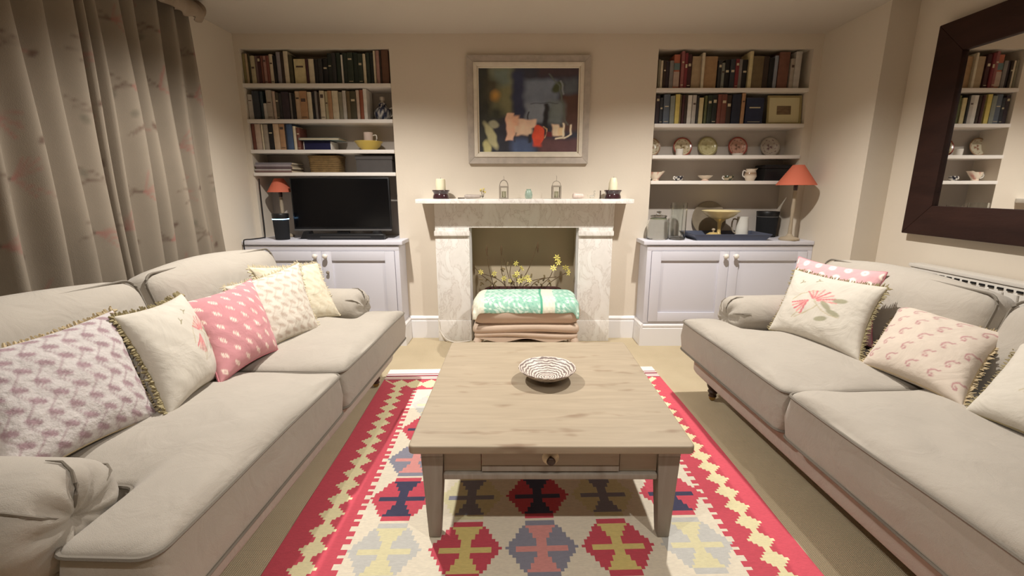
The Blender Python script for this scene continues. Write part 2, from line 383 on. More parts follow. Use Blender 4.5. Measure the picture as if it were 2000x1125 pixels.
# ------------------------------------------------------------------ fireplace surround
t = thing('fireplace_surround', 'pale veined marble fireplace surround with plain mantel shelf', 'fireplace', (.055, YB, 0))
yb = -.001
MB().box(-.83, .835, -.245, yb, 1.15, 1.184).build('mantel_shelf', 'marble', t, bevel=.005)
MB().box(-.715, .72, -.095, yb, .955, 1.149).build('lintel', 'marble', t, bevel=.002)
for sx in (-1, 1):
    c = sx*.578; p = bpy.data.objects.new('pilaster', None); p.location = (c, 0, 0); link(p, t)
    MB().box(-.137, .137, -.095, yb, .18, .884).build('shaft', 'marble', p, bevel=.003)
    MB().box(-.137, .137, -.098, yb, .884, .892).box(-.142, .142, -.115, yb, .892, .93).box(-.137, .137, -.1, yb, .93, .954).build('capital', 'marble', p, bevel=.002)
    MB().box(-.14, .14, -.102, yb, 0, .18).build('plinth_block', 'marble', p, bevel=.003)
    MB().box(-sx*.137-.012, -sx*.137+.012, -.06, yb, 0.001, .954).build('inner_slip', 'trim', p, bevel=.002)

# ------------------------------------------------------------------ rug
RC = .0125; NX, NY = 150, 232
def rug():
    R, Yw, Cr, Sl, Pk, Nv, Pg, Mu, Mr, Wh, Py = range(11)
    cols = [S(208,84,98), S(238,228,182), S(236,226,204), S(146,146,160), S(226,156,150), S(70,70,94), S(204,203,196), S(226,206,132), S(158,78,90), S(242,236,224), S(228,220,178)]
    A = np.full((NY, NX), Cr, int)          # row 0 = far end
    star = [.6,1.6,3.0,3.9,3.0,1.6,.6]
    BW = 20
    def border(d, s):                       # d cells from the outer edge, s cell along the edge
        if d < 5: return R
        hw = star[s % 7]
        if abs(d-9.5) < hw: return Yw
        if d <= 5 and False: return R
        if d < 10: return R
        lim = 20 if (s % 7) in (0,1,4,5) else 18
        return R if d < lim else Cr
    for i in range(NY):
        for j in range(NX):
            dj = min(j, NX-1-j); di = min(i, NY-1-i)-14
            if di < 0:
                k = di+14
                A[i, j] = Wh if k < 6 else [Mr, Wh, Mr, Mr, Wh, Pk, Wh, Mr][k-6]
            elif di < dj and di < 12:
                A[i, j] = R if di > 9 or abs(di-5) >= [1,2,3,4,5,4,3,2][(j+3) % 8]+.5 else Yw
            elif dj < BW: A[i, j] = border(dj, i)
    def hexm(ci, cj, bg, fg):
        for a in range(-10, 11):
            hw = 10.4-abs(a)*.62
            for b in range(-11, 12):
                i, j = ci+a, cj+b
                if not (0 <= i < NY and 0 <= j < NX) or abs(b) > hw: continue
                cc = bg
                if abs(a) <= 8 and abs(b) <= max(1.0, abs(a)*.62-.4): cc = fg
                if a in (0, 1) and abs(b) <= 7: cc = fg
                A[i, j] = cc
    rowsets = [[(Pg,Py),(R,Mu),(Sl,Pk),(R,Mu),(Pg,Py)], [(R,Nv),(Py,Sl),(R,Nv),(Py,Sl),(R,Nv)], [(Sl,Pk),(R,Mu),(Pg,Py),(R,Mu),(Sl,Pk)], [(R,Nv),(Pg,Sl),(R,Nv),(Pg,Sl),(R,Nv)]]
    i0 = round((2.99-1.366)/RC); k0 = 0
    for k in range(-6, 6):
        ci = i0-22*k
        if ci < 40 or ci > NY-40: continue
        for q in range(5): hexm(ci, int(round(NX/2+(q-2)*22.4)), *rowsets[k % 4][q])
    V = []; F = []; mi = []; W = NX*RC; H = NY*RC
    for i in range(NY+1):
        for j in range(NX+1):
            x = j*RC-W/2; y = H/2-i*RC
            V.append((x+.004*math.sin(y*3.1), y, .007+.0012*math.sin(x*5+y*2)+.001*math.sin(y*9)))
    for i in range(NY):
        for j in range(NX):
            F.append((i*(NX+1)+j, (i+1)*(NX+1)+j, (i+1)*(NX+1)+j+1, i*(NX+1)+j+1)); mi.append(int(A[i, j]))
    mb = MB(); mb.v = V; mb.f = F; mb.mi = mi
    edge = [(i, 0) for i in range(NY)]+[(NY, j) for j in range(NX)]+[(NY-i, NX) for i in range(NY)]+[(0, NX-j) for j in range(NX)]
    idx = [i*(NX+1)+j for i, j in edge]; n = len(idx); o = len(mb.v)
    mb.v += [(mb.v[q][0], mb.v[q][1], .001) for q in idx]
    for a in range(n):
        b = (a+1) % n; mb.f.append((idx[a], o+a, o+b, idx[b])); mb.mi.append(int(A[min(edge[a][0], NY-1), min(edge[a][1], NX-1)]))
    ms = [mat('kilim_wool_%d' % q, c, .95, .6, 240, .07, 60, stretch=(1,4,1), bdist=.002) for q, c in enumerate(cols)]
    ob = mb.build('kilim_rug', ms, smooth=False, loc=(.08, 2.99-H/2, 0)); ob.rotation_euler = (0,0,math.radians(1.6))
    tag(ob, 'cream flatwoven rug with red stepped border and hexagon motifs under the table', 'rug')
rug()

# ------------------------------------------------------------------ sofas
def cushion_outline(y0, y1, ear0, ear1, xf, xb, xe):
    """plan outline, x back is +; ears run in front of the arms"""
    e = .235; P = []
    def corner(p, r, prev, nxt, n=5):
        p, prev, nxt = Vector(p), Vector(prev), Vector(nxt); a = p+(prev-p).normalized()*r; b = p+(nxt-p).normalized()*r
        return [((1-t)**2*a+2*t*(1-t)*p+t*t*b) for t in [k/n for k in range(n+1)]]
    pts = [(xb, y0 if not ear0 else y0+e)]
    if ear0: pts += [(xe, y0+e), (xe, y0)]
    pts += [(xf, y0), (xf, y1)]
    if ear1: pts += [(xe, y1), (xe, y1-e)]
    pts += [(xb, y1 if not ear1 else y1-e)]
    n = len(pts); out = []
    for i in range(n):
        out += corner(pts[i], .045, pts[i-1], pts[(i+1) % n])
    # resample evenly
    res = []; m = len(out)
    for i in range(m):
        a, b = out[i], out[(i+1) % m]; L = (b-a).length; k = max(1, int(L/.03))
        for q in range(k): res.append(a.lerp(b, q/k))
    return res
def seat_cushion(t, y0, y1, ear0, ear1, seed):
    xf, xb, xe = -.085, .66, .15; z0, z1 = .305, .485
    O = cushion_outline(y0, y1, ear0, ear1, xf, xb, xe); n = len(O); rnd = random.Random(seed)
    ctr = Vector((.03, (y0+y1)/2)); mb = MB(); V = []; F = []
    rings = [(.0, .0)]
    prof = [(.80, z0+.0), (.985, z0+.003), (1.0, z0+.02), (1.0, (z0+z1)/2), (1.0, z1-.02), (.992, z1), (.975, z1+.01), (.93, z1+.019), (.86, z1+.028), (.75, z1+.038), (.6, z1+.046), (.42, z1+.051), (.22, z1+.053), (.0, z1+.054)]
    ph = rnd.random()*6
    for k, (s, z) in enumerate(prof):
        for q in O:
            d = q-ctr
            bul = .014 if 3 <= k <= 3 else 0
            L = d.length; p = ctr+d*(s+bul/L)
            wob = (.006*math.sin(p.y*9+ph)+.005*math.sin(p.x*13+p.y*5+ph)+.003*math.sin(p.x*23-p.y*17+ph)) if z > z1 else 0
            # the front sags a little towards the middle of its length
            V.append((p.x, p.y, z+wob*(1 if s < .95 else .3)))
    for k in range(len(prof)-1):
        for i in range(n): F.append((k*n+i, k*n+(i+1) % n, (k+1)*n+(i+1) % n, (k+1)*n+i))
    F.append(tuple(range(n-1, -1, -1)))
    c = mb.add(V, F).build('seat_cushion', 'linen', t, ang=70)
    for z in (z1+.002, z0+.012):
        MB().tube([(ctr.x+(q.x-ctr.x)*1.0, ctr.y+(q.y-ctr.y)*1.0, z+(.002*math.sin(q.y*9+ph) if z > .4 else 0)) for q in O], .0058, 6, True).build('piping', 'piping', c)
def sofa(label, loc, rotz, dz=0):
    t = thing('sofa', label, 'sofa', loc, rotz, 'linen two-seater sofas'); LEN = .985
    # upholstered base with bowed front, feet under it
    softbox(.96, 2*LEN-.02, .15, .03, 14, (.012,0,0), (.48, 0, .235)).build('base', 'linen', t)
    for sx in (.11, .89):
        for sy in (-1, 1):
            f = MB().lathe([(.024,.03),(.02,.045),(.03,.06),(.024,.072),(.034,.09),(.04,.12),(.036,.15),(.03,.165)], 18, (sx, sy*.9, 0)).build('leg', 'darkwood', t)
            MB().lathe([(.0,-.008),(.018,-.007),(.02,0),(.018,.007),(.0,.008)], 18, (sx, sy*.9, .0205), axis='y').box(sx-.008, sx+.008, sy*.9-.014, sy*.9+.014, .03, .046).build('castor', 'brass', f)
    # scroll arms
    for sy in (-1, 1):
        xa, xe = .165, .95; yc, zc, r = sy*.91, .527, .127
        mb = MB()
        softbox(xe-xa-.02, .17, .40, .03, 8, c=((xa+xe)/2+.01, sy*.875, .36)); 
        s1 = softbox(xe-xa-.02, .19, .36, .03, 8, c=((xa+xe)/2+.01, sy*.885, .34)); mb.add(s1.v, s1.f)
        seg = 44; V = []; F = []
        prof = [(-.006,.06),(-.016,.18),(-.022,.35),(-.02,.55),(-.012,.75),(.002,.9),(.022,.98),(.05,1.0),(.2,1.0),(.4,1.01),(.6,1.0),(xe-xa,1.0)]
        V.append((xa+.004, yc, zc))
        for dx, rr in prof:
            for k in range(seg):
                a = 2*PI*k/seg
                pl = .012*math.sin(a*9)*max(0, 1-abs(rr-.55)/.45) if dx < .05 else 0
                V.append((xa+dx+pl*.7, yc+r*rr*math.cos(a)*1.05, zc+r*rr*math.sin(a)*.98))
        for k in range(seg): F.append((0, 1+(k+1) % seg, 1+k))
        for i in range(len(prof)-1):
            for k in range(seg): F.append((1+i*seg+k, 1+i*seg+(k+1) % seg, 1+(i+1)*seg+(k+1) % seg, 1+(i+1)*seg+k))
        F.append(tuple(1+(len(prof)-1)*seg+k for k in range(seg)))
        mb.add(V, F); arm = mb.build('arm', 'linen', t, ang=60)
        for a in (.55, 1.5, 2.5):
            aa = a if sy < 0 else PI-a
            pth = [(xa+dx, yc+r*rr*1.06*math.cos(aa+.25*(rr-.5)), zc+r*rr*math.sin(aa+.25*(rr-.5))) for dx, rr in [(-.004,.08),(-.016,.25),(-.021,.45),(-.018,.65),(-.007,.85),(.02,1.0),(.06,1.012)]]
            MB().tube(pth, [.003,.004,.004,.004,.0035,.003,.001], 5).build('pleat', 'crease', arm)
    # back frame
    softbox(.2, 2*LEN-.02, .56, .05, 10, c=(.89, 0, .43), fn=lambda x, y, z: (x+.14*max(0, z+.1), y, z)).build('back', 'linen', t)
    for sy in (-1, 1):
        # loose back cushions leaning on the frame
        o = softbox(.2, .955, .50, .085, 16, (.045,.012,.03), fn=lambda x, y, z: (x+.004*math.sin(y*11+z*7), y, z+.006*math.sin(y*6+1))).build('back_cushion', 'linen', t, ang=80)
        o.location = (.735, sy*.486, .64+dz); o.rotation_euler = (0, math.radians(17), 0)
        hw, hh = .955/2-.03, .52/2-.03
        for xx in (-.098,):
            P = [(xx+.004, y, z+.006*math.sin(y*6+1)) for y, z in rrect(-hw, hw, -hh, hh, .05, 5)]
            P2 = []
            for a in range(len(P)):
                p, q = Vector(P[a]), Vector(P[(a+1) % len(P)]); k = max(1, int((q-p).length/.05))
                P2 += [p.lerp(q, i/k) for i in range(k)]
            P2 = [(p.x+.026, p.y*1.035, p.z*1.065) for p in P2]
            MB().tube(P2, .0055, 6, True).build('piping', 'piping', o)
    seat_cushion(t, -.985, -.004, True, False, 3); seat_cushion(t, .004, .985, False, True, 5)
    return t
sofa('grey linen sofa with scroll arms in front of the curtain', (-.835, 1.79, 0), PI-math.radians(1.7), .014)
sofa('grey linen sofa with scroll arms below the mirror', (1.125, 1.60, 0), math.radians(2.9), -.028)

# ------------------------------------------------------------------ scatter cushions
def hexs(*a): return np.array(S(*a))[:3]
def seg_dist(U, V, a, b):
    ax, ay = a; bx, by = b; dx, dy = bx-ax, by-ay; L = dx*dx+dy*dy+1e-12
    t = np.clip(((U-ax)*dx+(V-ay)*dy)/L, 0, 1); return np.hypot(U-ax-t*dx, V-ay-t*dy)
def paint_segs(C, U, V, segs, width, col, soft=.006):
    for pl in segs:
        for a, b in zip(pl[:-1], pl[1:]):
            m = np.clip((width-seg_dist(U, V, a, b))/soft, 0, 1)[..., None]; C[:] = C*(1-m)+np.array(col)*m
def paint_ell(C, U, V, cx, cy, rx, ry, ang, col, soft=.25):
    c, s = math.cos(ang), math.sin(ang); x = (U-cx)*c+(V-cy)*s; y = -(U-cx)*s+(V-cy)*c
    d = np.sqrt((x/rx)**2+(y/ry)**2); m = np.clip((1-d)/soft, 0, 1)[..., None]; C[:] = C*(1-m)+np.array(col)*m
def base(U, col): return np.tile(np.array(col), U.shape+(1,)).astype(float)
def pat_wave(bg, fg, n=7, strength=1):
    def f(U, V):
        C = base(U, bg); x = (U+1)/2*n; y = (V+1)/2*n
        row = np.floor(y); ph = (row % 2)*.5
        fx = (x+ph) % 1-.5; fy = y % 1-.5
        d = np.sqrt((fx/.42)**2+((fy+fx*.6)/.24)**2); m = np.clip((1-d)/.3, 0, 1)*strength*.9
        C = C*(1-m[..., None])+np.array(fg)*m[..., None]
        wv = np.abs(((x+.25*np.sin(y*PI)) % 1)-.5); m2 = np.clip((.1-wv)/.05, 0, 1)*.55*strength
        return C*(1-m2[..., None])+np.array(fg)*m2[..., None]
    return f
def pat_ikat(U, V):
    C = base(U, hexs(196,136,140)); n = 6.0; x = (U+1)/2*n; y = (V+1)/2*n*1.1
    x2 = x+.3*y; row = np.floor(y); fx = (x2+(row % 2)*.5) % 1-.5; fy = y % 1-.5
    q = (fx+.35*fy)/.17; r = fy/.38; d = np.abs(q)+np.abs(r); ring = np.clip((1-d)/.25, 0, 1)*np.clip((d-.38)/.2+.35, .35, 1)
    return C*(1-ring[..., None])+hexs(240,222,205)*ring[..., None]
def pat_pinkdots(U, V):
    C = base(U, hexs(208,160,162)); n = 6; x = (U+1)/2*n; y = (V+1)/2*n
    fx = (x+(np.floor(y) % 2)*.5) % 1-.5; fy = y % 1-.5; d = np.hypot(fx/.24, fy/.36); m = np.clip((1-d)/.3, 0, 1)*np.clip((d-.3)/.2+.3, .3, 1)
    return C*(1-m[..., None])+hexs(246,226,212)*m[..., None]
def flower(cx, cy, s, ang, mirror=1):
    def f(U, V):
        C = base(U, hexs(196,189,176)); pk = hexs(192,112,116); pl = hexs(208,144,138); ol = hexs(140,132,104)
        R = lambda x, y: (cx+s*(x*mirror*math.cos(ang)-y*math.sin(ang)), cy+s*(x*mirror*math.sin(ang)+y*math.cos(ang)))
        stem = [[R(*p) for p in [(-.55,-.75),(-.25,-.5),(0,-.28),(.12,-.12),(.3,-.3),(.55,-.42),(.8,-.42)]], [R(*p) for p in [(-.75,.0),(-.5,.28),(-.2,.42),(.1,.5)]], [R(*p) for p in [(.12,-.12),(.05,0),(0,.08)]], [R(*p) for p in [(-.25,-.5),(-.5,-.55),(-.65,-.75)]]]
        paint_segs(C, U, V, stem, .014, hexs(176,164,136))
        for k in range(8):
            a = math.radians(2+k*17); L = .66 if k < 5 else .5
            paint_segs(C, U, V, [[R(.0+.1*math.cos(a), .05+.1*math.sin(a)), R(L*math.cos(a), .08+L*.8*math.sin(a))]], .022, pk if k % 2 else pl)
        for k in range(5):
            a = math.radians(195+k*14); paint_segs(C, U, V, [[R(-.2, .02), R(-.2+.55*math.cos(a), .02+.6*math.sin(a))]], .024, pl if k % 2 else pk)
        for x, y, a in [(.75,.22,.3),(.38,-.08,-.8),(.62,-.3,-.3),(.3,-.62,.4)]:
            p = R(x, y); paint_ell(C, U, V, p[0], p[1], .13*s/.55, .06*s/.55, a*mirror+ang, hexs(150,146,122))
        for x, y in [(-.6,.85),(-.05,1.0)]:
            p = R(x, y); paint_segs(C, U, V, [[(p[0]-.05,p[1]-.05),p,(p[0]+.06,p[1]+.02)],[p,(p[0]-.02,p[1]+.07)]], .016, ol)
        return C
    return f
def pat_seahorse(U, V):
    C = base(U, hexs(198,185,170)); pk = hexs(170,126,126)
    for i in range(-3, 4):
        for j in range(-3, 4):
            cx = (i+.5*(j % 2))*.42; cy = j*.36
            if abs(cx) > 1 or abs(cy) > 1: continue
            pts = [(.2,.15),(.15,.11),(.08,.12),(.0,.07),(-.06,0),(-.06,-.07),(-.02,-.12),(.04,-.1),(.04,-.04),(.0,-.03)]
            paint_segs(C, U, V, [[(cx+a*.72, cy+b*.8) for a, b in pts]], .02, pk, .012)
    return C
def cushion(name, label, cor, thick, pat, n=84, m='attr', trim=None, tcol=None, group='scatter cushions', wr=.0016, seed=0):
    bl, br, tr, tl = [Vector(q) for q in cor]; ctr = (bl+br+tr+tl)/4
    t = thing(name, label, 'cushion', ctr, 0, group)
    bl, br, tr, tl = bl-ctr, br-ctr, tr-ctr, tl-ctr
    Nn = ((br-bl)+(tr-tl)).cross((tl-bl)+(tr-br)).normalized()
    if Nn.z < 0 and abs(Nn.z) > .15: Nn = -Nn
    us = np.sin(np.linspace(-1, 1, n)*PI/2*.86)/math.sin(PI/2*.86)
    U, V = np.meshgrid(us, us)
    # sides curve in between the corners
    pin = .10; Ux = U*(1-pin*(1-V**2)*np.abs(U)**2); Vx = V*(1-pin*(1-U**2)*np.abs(V)**2)
    a, b = (Ux+1)/2, (Vx+1)/2
    B = lambda p: np.array(p)
    P = ((1-a)*(1-b))[..., None]*B(bl)+(a*(1-b))[..., None]*B(br)+(a*b)[..., None]*B(tr)+((1-a)*b)[..., None]*B(tl)
    T = thick/2*(np.clip((1-U**2)*(1-V**2), 0, 1))**.42
    env = np.clip((1-U**2)*(1-V**2), 0, 1)**.3
    wn = wr*env*(np.sin(U*7+V*3+seed)+.7*np.sin(V*9-U*4+seed*2)+.5*np.sin(U*15+V*13))
    # gathers running in from the edges
    gath = wr*.8*(np.sin(V*34+seed)*np.exp(-(1-np.abs(U))*7)*env+np.sin(U*34+seed)*np.exp(-(1-np.abs(V))*7)*env)
    mb = MB(); nn = np.array(Nn)
    F1 = P+(T+wn+gath)[..., None]*nn; F2 = P-(T-wn*.5)[..., None]*nn
    mb.grid([[tuple(F1[i, j]) for j in range(n)] for i in range(n)]); mb.grid([[tuple(F2[i, j]) for j in range(n)] for i in range(n)], flip=True)
    C = pat(U, V); C4 = np.concatenate([C, np.ones(C.shape[:2]+(1,))], -1); cols = np.concatenate([C4.reshape(-1, 4), C4.reshape(-1, 4)])
    cov = mb.build('cover', m, t, ang=75, cols=cols)
    if trim:
        edges = [[P[0, j] for j in range(n)], [P[i, n-1] for i in range(n)], [P[n-1, j] for j in range(n-1, -1, -1)], [P[i, 0] for i in range(n-1, -1, -1)]]
        kind, L = trim; rnd = random.Random(seed+5); mb = MB()
        for E_ in edges[1:]:
            E2 = [Vector(q) for q in E_]
            tot = sum((E2[i+1]-E2[i]).length for i in range(n-1)); cnt = int(tot/(.006 if kind == 'fringe' else .008)); 
            cum = [0]
            for i in range(n-1): cum.append(cum[-1]+(E2[i+1]-E2[i]).length)
            for k in range(cnt):
                s = (k+.5)/cnt*tot; i = max(q for q in range(n-1) if cum[q] <= s); p = E2[i].lerp(E2[i+1], (s-cum[i])/max(1e-6, cum[i+1]-cum[i]))
                d = (E2[i+1]-E2[i]).normalized(); out = d.cross(Nn); 
                if out.dot(p) < 0: out = -out
                ll = L*rnd.uniform(.6, 1.1); tip = p+out*ll+Nn*rnd.uniform(-.008, .008)+d*rnd.uniform(-.006, .006)
                mb.tube([p-out*.004+Nn*rnd.uniform(-.002,.002), p.lerp(tip, .5)+Nn*rnd.uniform(-.004, .004), tip], [.0022,.0026,.0014] if kind == 'fringe' else [.004,.005,.003], 4)
        mb.build('fringe', tcol, t)
        MB().tube([tuple(q) for e in edges for q in e[:-1]], .003, 5, True).build('edge_cord', tcol, t)
    else:
        edges = [P[0, j] for j in range(n-1)]+[P[i, n-1] for i in range(n-1)]+[P[n-1, j] for j in range(n-1, 0, -1)]+[P[i, 0] for i in range(n-1, 0, -1)]
        MB().tube([tuple(q) for q in edges], .0035, 5, True).build('piping', tcol, t)
    return t
olive = mat('olive_fringe', S(150,138,104), .95); creamf = mat('cream_fringe', S(204,192,162), .95); tanf = mat('tan_fringe', S(186,168,134), .95); pinkp = mat('pink_piping', S(196,124,132), .95)
SZ = .535
def up(c, dz=.02): return [(a, b, q+dz) for a, b, q in c]
cushion('scatter_cushion', 'quilted white cushion with mauve ovals and tan fringe beside near arm of left sofa', up([(-1.25,.95,.52),(-1.2,1.36,.5),(-1.41,1.5,.83),(-1.5,1.09,.80)]), .15, pat_wave(hexs(196,189,185), hexs(150,122,128), 8), m='attr_quilt', trim=('ruche', .016), tcol=tanf, seed=1)
cushion('scatter_cushion', 'cream embroidered cushion with olive ruched trim, left of the pink cushion', up([(-1.15,1.34,.5),(-1.20,1.67,.5),(-1.42,1.83,.81),(-1.37,1.45,.82)]), .17, flower(.45, .0, .6, .3), n=120, trim=('ruche', .018), tcol=olive, seed=2)
cushion('scatter_cushion', 'pink cushion with white leaf motifs on the left sofa', up([(-1.15,1.60,.5),(-1.13,1.99,.5),(-1.33,2.18,.80),(-1.38,1.76,.785)]), .16, pat_ikat, trim=None, tcol=pinkp, seed=3)
cushion('scatter_cushion', 'cream cushion with beige wavy chains, right of the pink cushion', up([(-1.19,1.93,.5),(-1.07,2.30,.5),(-1.235,2.49,.832),(-1.41,2.09,.78)]), .13, pat_wave(hexs(206,198,184), hexs(172,152,136), 8, .8), trim=('fringe', .02), tcol=creamf, seed=4)
cushion('scatter_cushion', 'pale yellow cushion with cream fringe against far arm of left sofa', up([(-1.27,2.24,.5),(-1.06,2.57,.5),(-1.24,2.73,.79),(-1.42,2.32,.835)]), .13, pat_wave(hexs(208,199,176), hexs(184,168,140), 7, .5), trim=('fringe', .022), tcol=creamf, seed=5)
cushion('scatter_cushion', 'pink cushion with white ovals behind embroidered cushion on right sofa', up([(1.45,2.43,.5),(1.66,1.97,.52),(1.80,2.13,.845),(1.66,2.6,.85)]), .13, pat_pinkdots, trim=None, tcol=pinkp, seed=6)
cushion('scatter_cushion', 'cream cushion embroidered with a pink flower, in front of pink cushion on right sofa', up([(1.36,2.30,.5),(1.505,1.84,.5),(1.70,1.99,.80),(1.56,2.46,.80)]), .15, flower(-.05, -.0, .68, .1), n=120, trim=('fringe', .02), tcol=olive, seed=7)
cushion('scatter_cushion', 'beige cushion with rows of small pink paisley hooks on right sofa', up([(1.50,1.82,.5),(1.55,1.42,.5),(1.83,1.58,.71),(1.78,2.0,.72)]), .15, pat_seahorse, trim=('fringe', .02), tcol=tanf, seed=8)
cushion('scatter_cushion', 'cream embroidered cushion at the near end of the right sofa', up([(1.535,1.40,.5),(1.57,.97,.5),(1.86,1.08,.75),(1.82,1.52,.72)]), .15, flower(-.0, .1, .65, .0), n=120, trim=('fringe', .02), tcol=olive, seed=9)

# ------------------------------------------------------------------ coffee table
TX0, TX1, TY0, TY1, TZ = -.372, .607, 1.355, 2.41, .41
tcx, tcy = (TX0+TX1)/2, (TY0+TY1)/2; hw, hd = (TX1-TX0)/2, (TY1-TY0)/2
t = thing('coffee_table', 'square bleached pine coffee table with one drawer standing on the rug', 'table', (tcx, tcy, .009))
Z = TZ-.009
MB().prism(rrect(-hw, hw, -hd, hd, .02, 5), Z-.03, Z, 'z').build('table_top', 'tabletop', t, bevel=.007, seg=3)
lg = .078; ins = .035
for sx in (-1, 1):
    for sy in (-1, 1):
        ox, oy = sx*(hw-ins), sy*(hd-ins)        # outer corner
        xs = sorted((ox, ox-sx*lg)); ys = sorted((oy, oy-sy*lg))
        xb_ = sorted((ox-sx*.012, ox-sx*.055)); yb_ = sorted((oy-sy*.012, oy-sy*.055))
        MB().box(*xs, *ys, Z-.062, Z-.03).frustum((*xb_, *yb_), (*xs, *ys), 0, Z-.062).build('leg', 'tableleg', t, bevel=.003)
a0 = hw-ins-lg; f0 = hd-ins
for sy in (-1, 1):
    y0, y1 = sorted((sy*(f0-.012), sy*(f0-.035)))
    if sy < 0:
        MB().box(-a0, -.245, y0, y1, Z-.125, Z-.03).build('apron_panel', 'tablerail', t, bevel=.001)
        MB().box(.245, a0, y0, y1, Z-.125, Z-.03).build('apron_panel', 'tablerail', t, bevel=.001)
        d = MB().box(-.242, .242, -f0+.006, -f0+.03, Z-.1, Z-.032).build('drawer', 'tablerail', t, bevel=.0015)
        MB().box(-.242, .242, -f0+.004, -f0+.03, Z-.122, Z-.1).build('drawer_lip', 'tableleg', d, bevel=.0015)
        MB().lathe([(.006,0),(.007,-.012),(.014,-.018),(.016,-.024),(.012,-.03),(0,-.032)], 18, (0, -f0+.006, Z-.068), axis='y').build('knob', 'darkwood', d)
        MB().lathe([(.0,0),(.03,0),(.028,-.0012),(.0,-.0013)], 24, (0, -f0+.006, Z-.068), axis='y').build('worn_patch', mat('worn_pale_ring', S(206,192,160), .7, .4, 90, .25, 60), d)
    else: MB().box(-a0, a0, y0, y1, Z-.125, Z-.03).build('apron_panel', 'tablerail', t, bevel=.001)
    ya, yb2 = sorted((sy*(f0+.004), sy*(f0-.035)))
    MB().box(-a0, a0, ya, yb2, Z-.15, Z-.127).build('bead_rail', 'tableleg', t, bevel=.006, seg=3)
for sx in (-1, 1):
    xa, xb2 = sorted((sx*(hw-ins-.012), sx*(hw-ins-.035)))
    MB().box(xa, xb2, -(f0-lg), f0-lg, Z-.125, Z-.03).build('apron_panel', 'tablerail', t, bevel=.001)
# bowl
bp = [(.0,.0),(.045,.0),(.05,.006),(.08,.02),(.115,.042),(.131,.058),(.129,.061),(.11,.047),(.078,.026),(.045,.013),(.0,.011)]
o = MB().lathe(bp, 48).build('bowl', 'bowlrings', loc=(.137, 1.90, TZ+.001)); tag(o, 'shallow brown and white swirled bowl on the coffee table', 'bowl')

# ------------------------------------------------------------------ footstool and throw
t = thing('footstool', 'low fawn upholstered footstool with wavy apron in front of the fireplace', 'footstool', (.066, 3.33, 0))
fs = lambda amp, ph: (lambda x, y, z: (x, y, z+amp*math.sin(x*7+ph)))
softbox(.80, .40, .185, .08, 18, (.01,.01,.015), (0, 0, .365)).build('seat_pad', 'fawn', t, ang=80)
softbox(.79, .39, .075, .034, 14, (.0,.006,0), (0, 0, .252), fs(.008, 1.2)).build('lower_pad', 'fawn', t, ang=80)
softbox(.77, .38, .05, .022, 14, (0,.004,0), (0, 0, .2), fs(.010, 2.6)).build('roll_border', 'fawn', t, ang=80)
for sy in (-1, 1):
    pts = [(-.37, .185)]+[(-.37+.74*k/40, .155+.014*math.cos(k/40*4*PI)+.006) for k in range(41)]+[(.37, .185)]
    MB().prism(pts, sy*.175-.012, sy*.175+.012, 'y').build('apron', 'fawn', t, ang=50)
for sx in (-1, 1):
    MB().prism([(-.17,.185),(-.17,.15),(-.08,.165),(.08,.165),(.17,.15),(.17,.185)], sx*.36-.01, sx*.36+.01, 'x').build('apron', 'fawn', t)
    for sy in (-1, 1):
        MB().tube(catmull([(sx*.355, sy*.165, .17), (sx*.372, sy*.178, .12), (sx*.36, sy*.168, .06), (sx*.372, sy*.176, .012), (sx*.375, sy*.178, .0)], 5), [.03]*4+[.026]*5+[.02]*5+[.014]*4+[.018]*3, 10).build('leg', 'fawn', t)
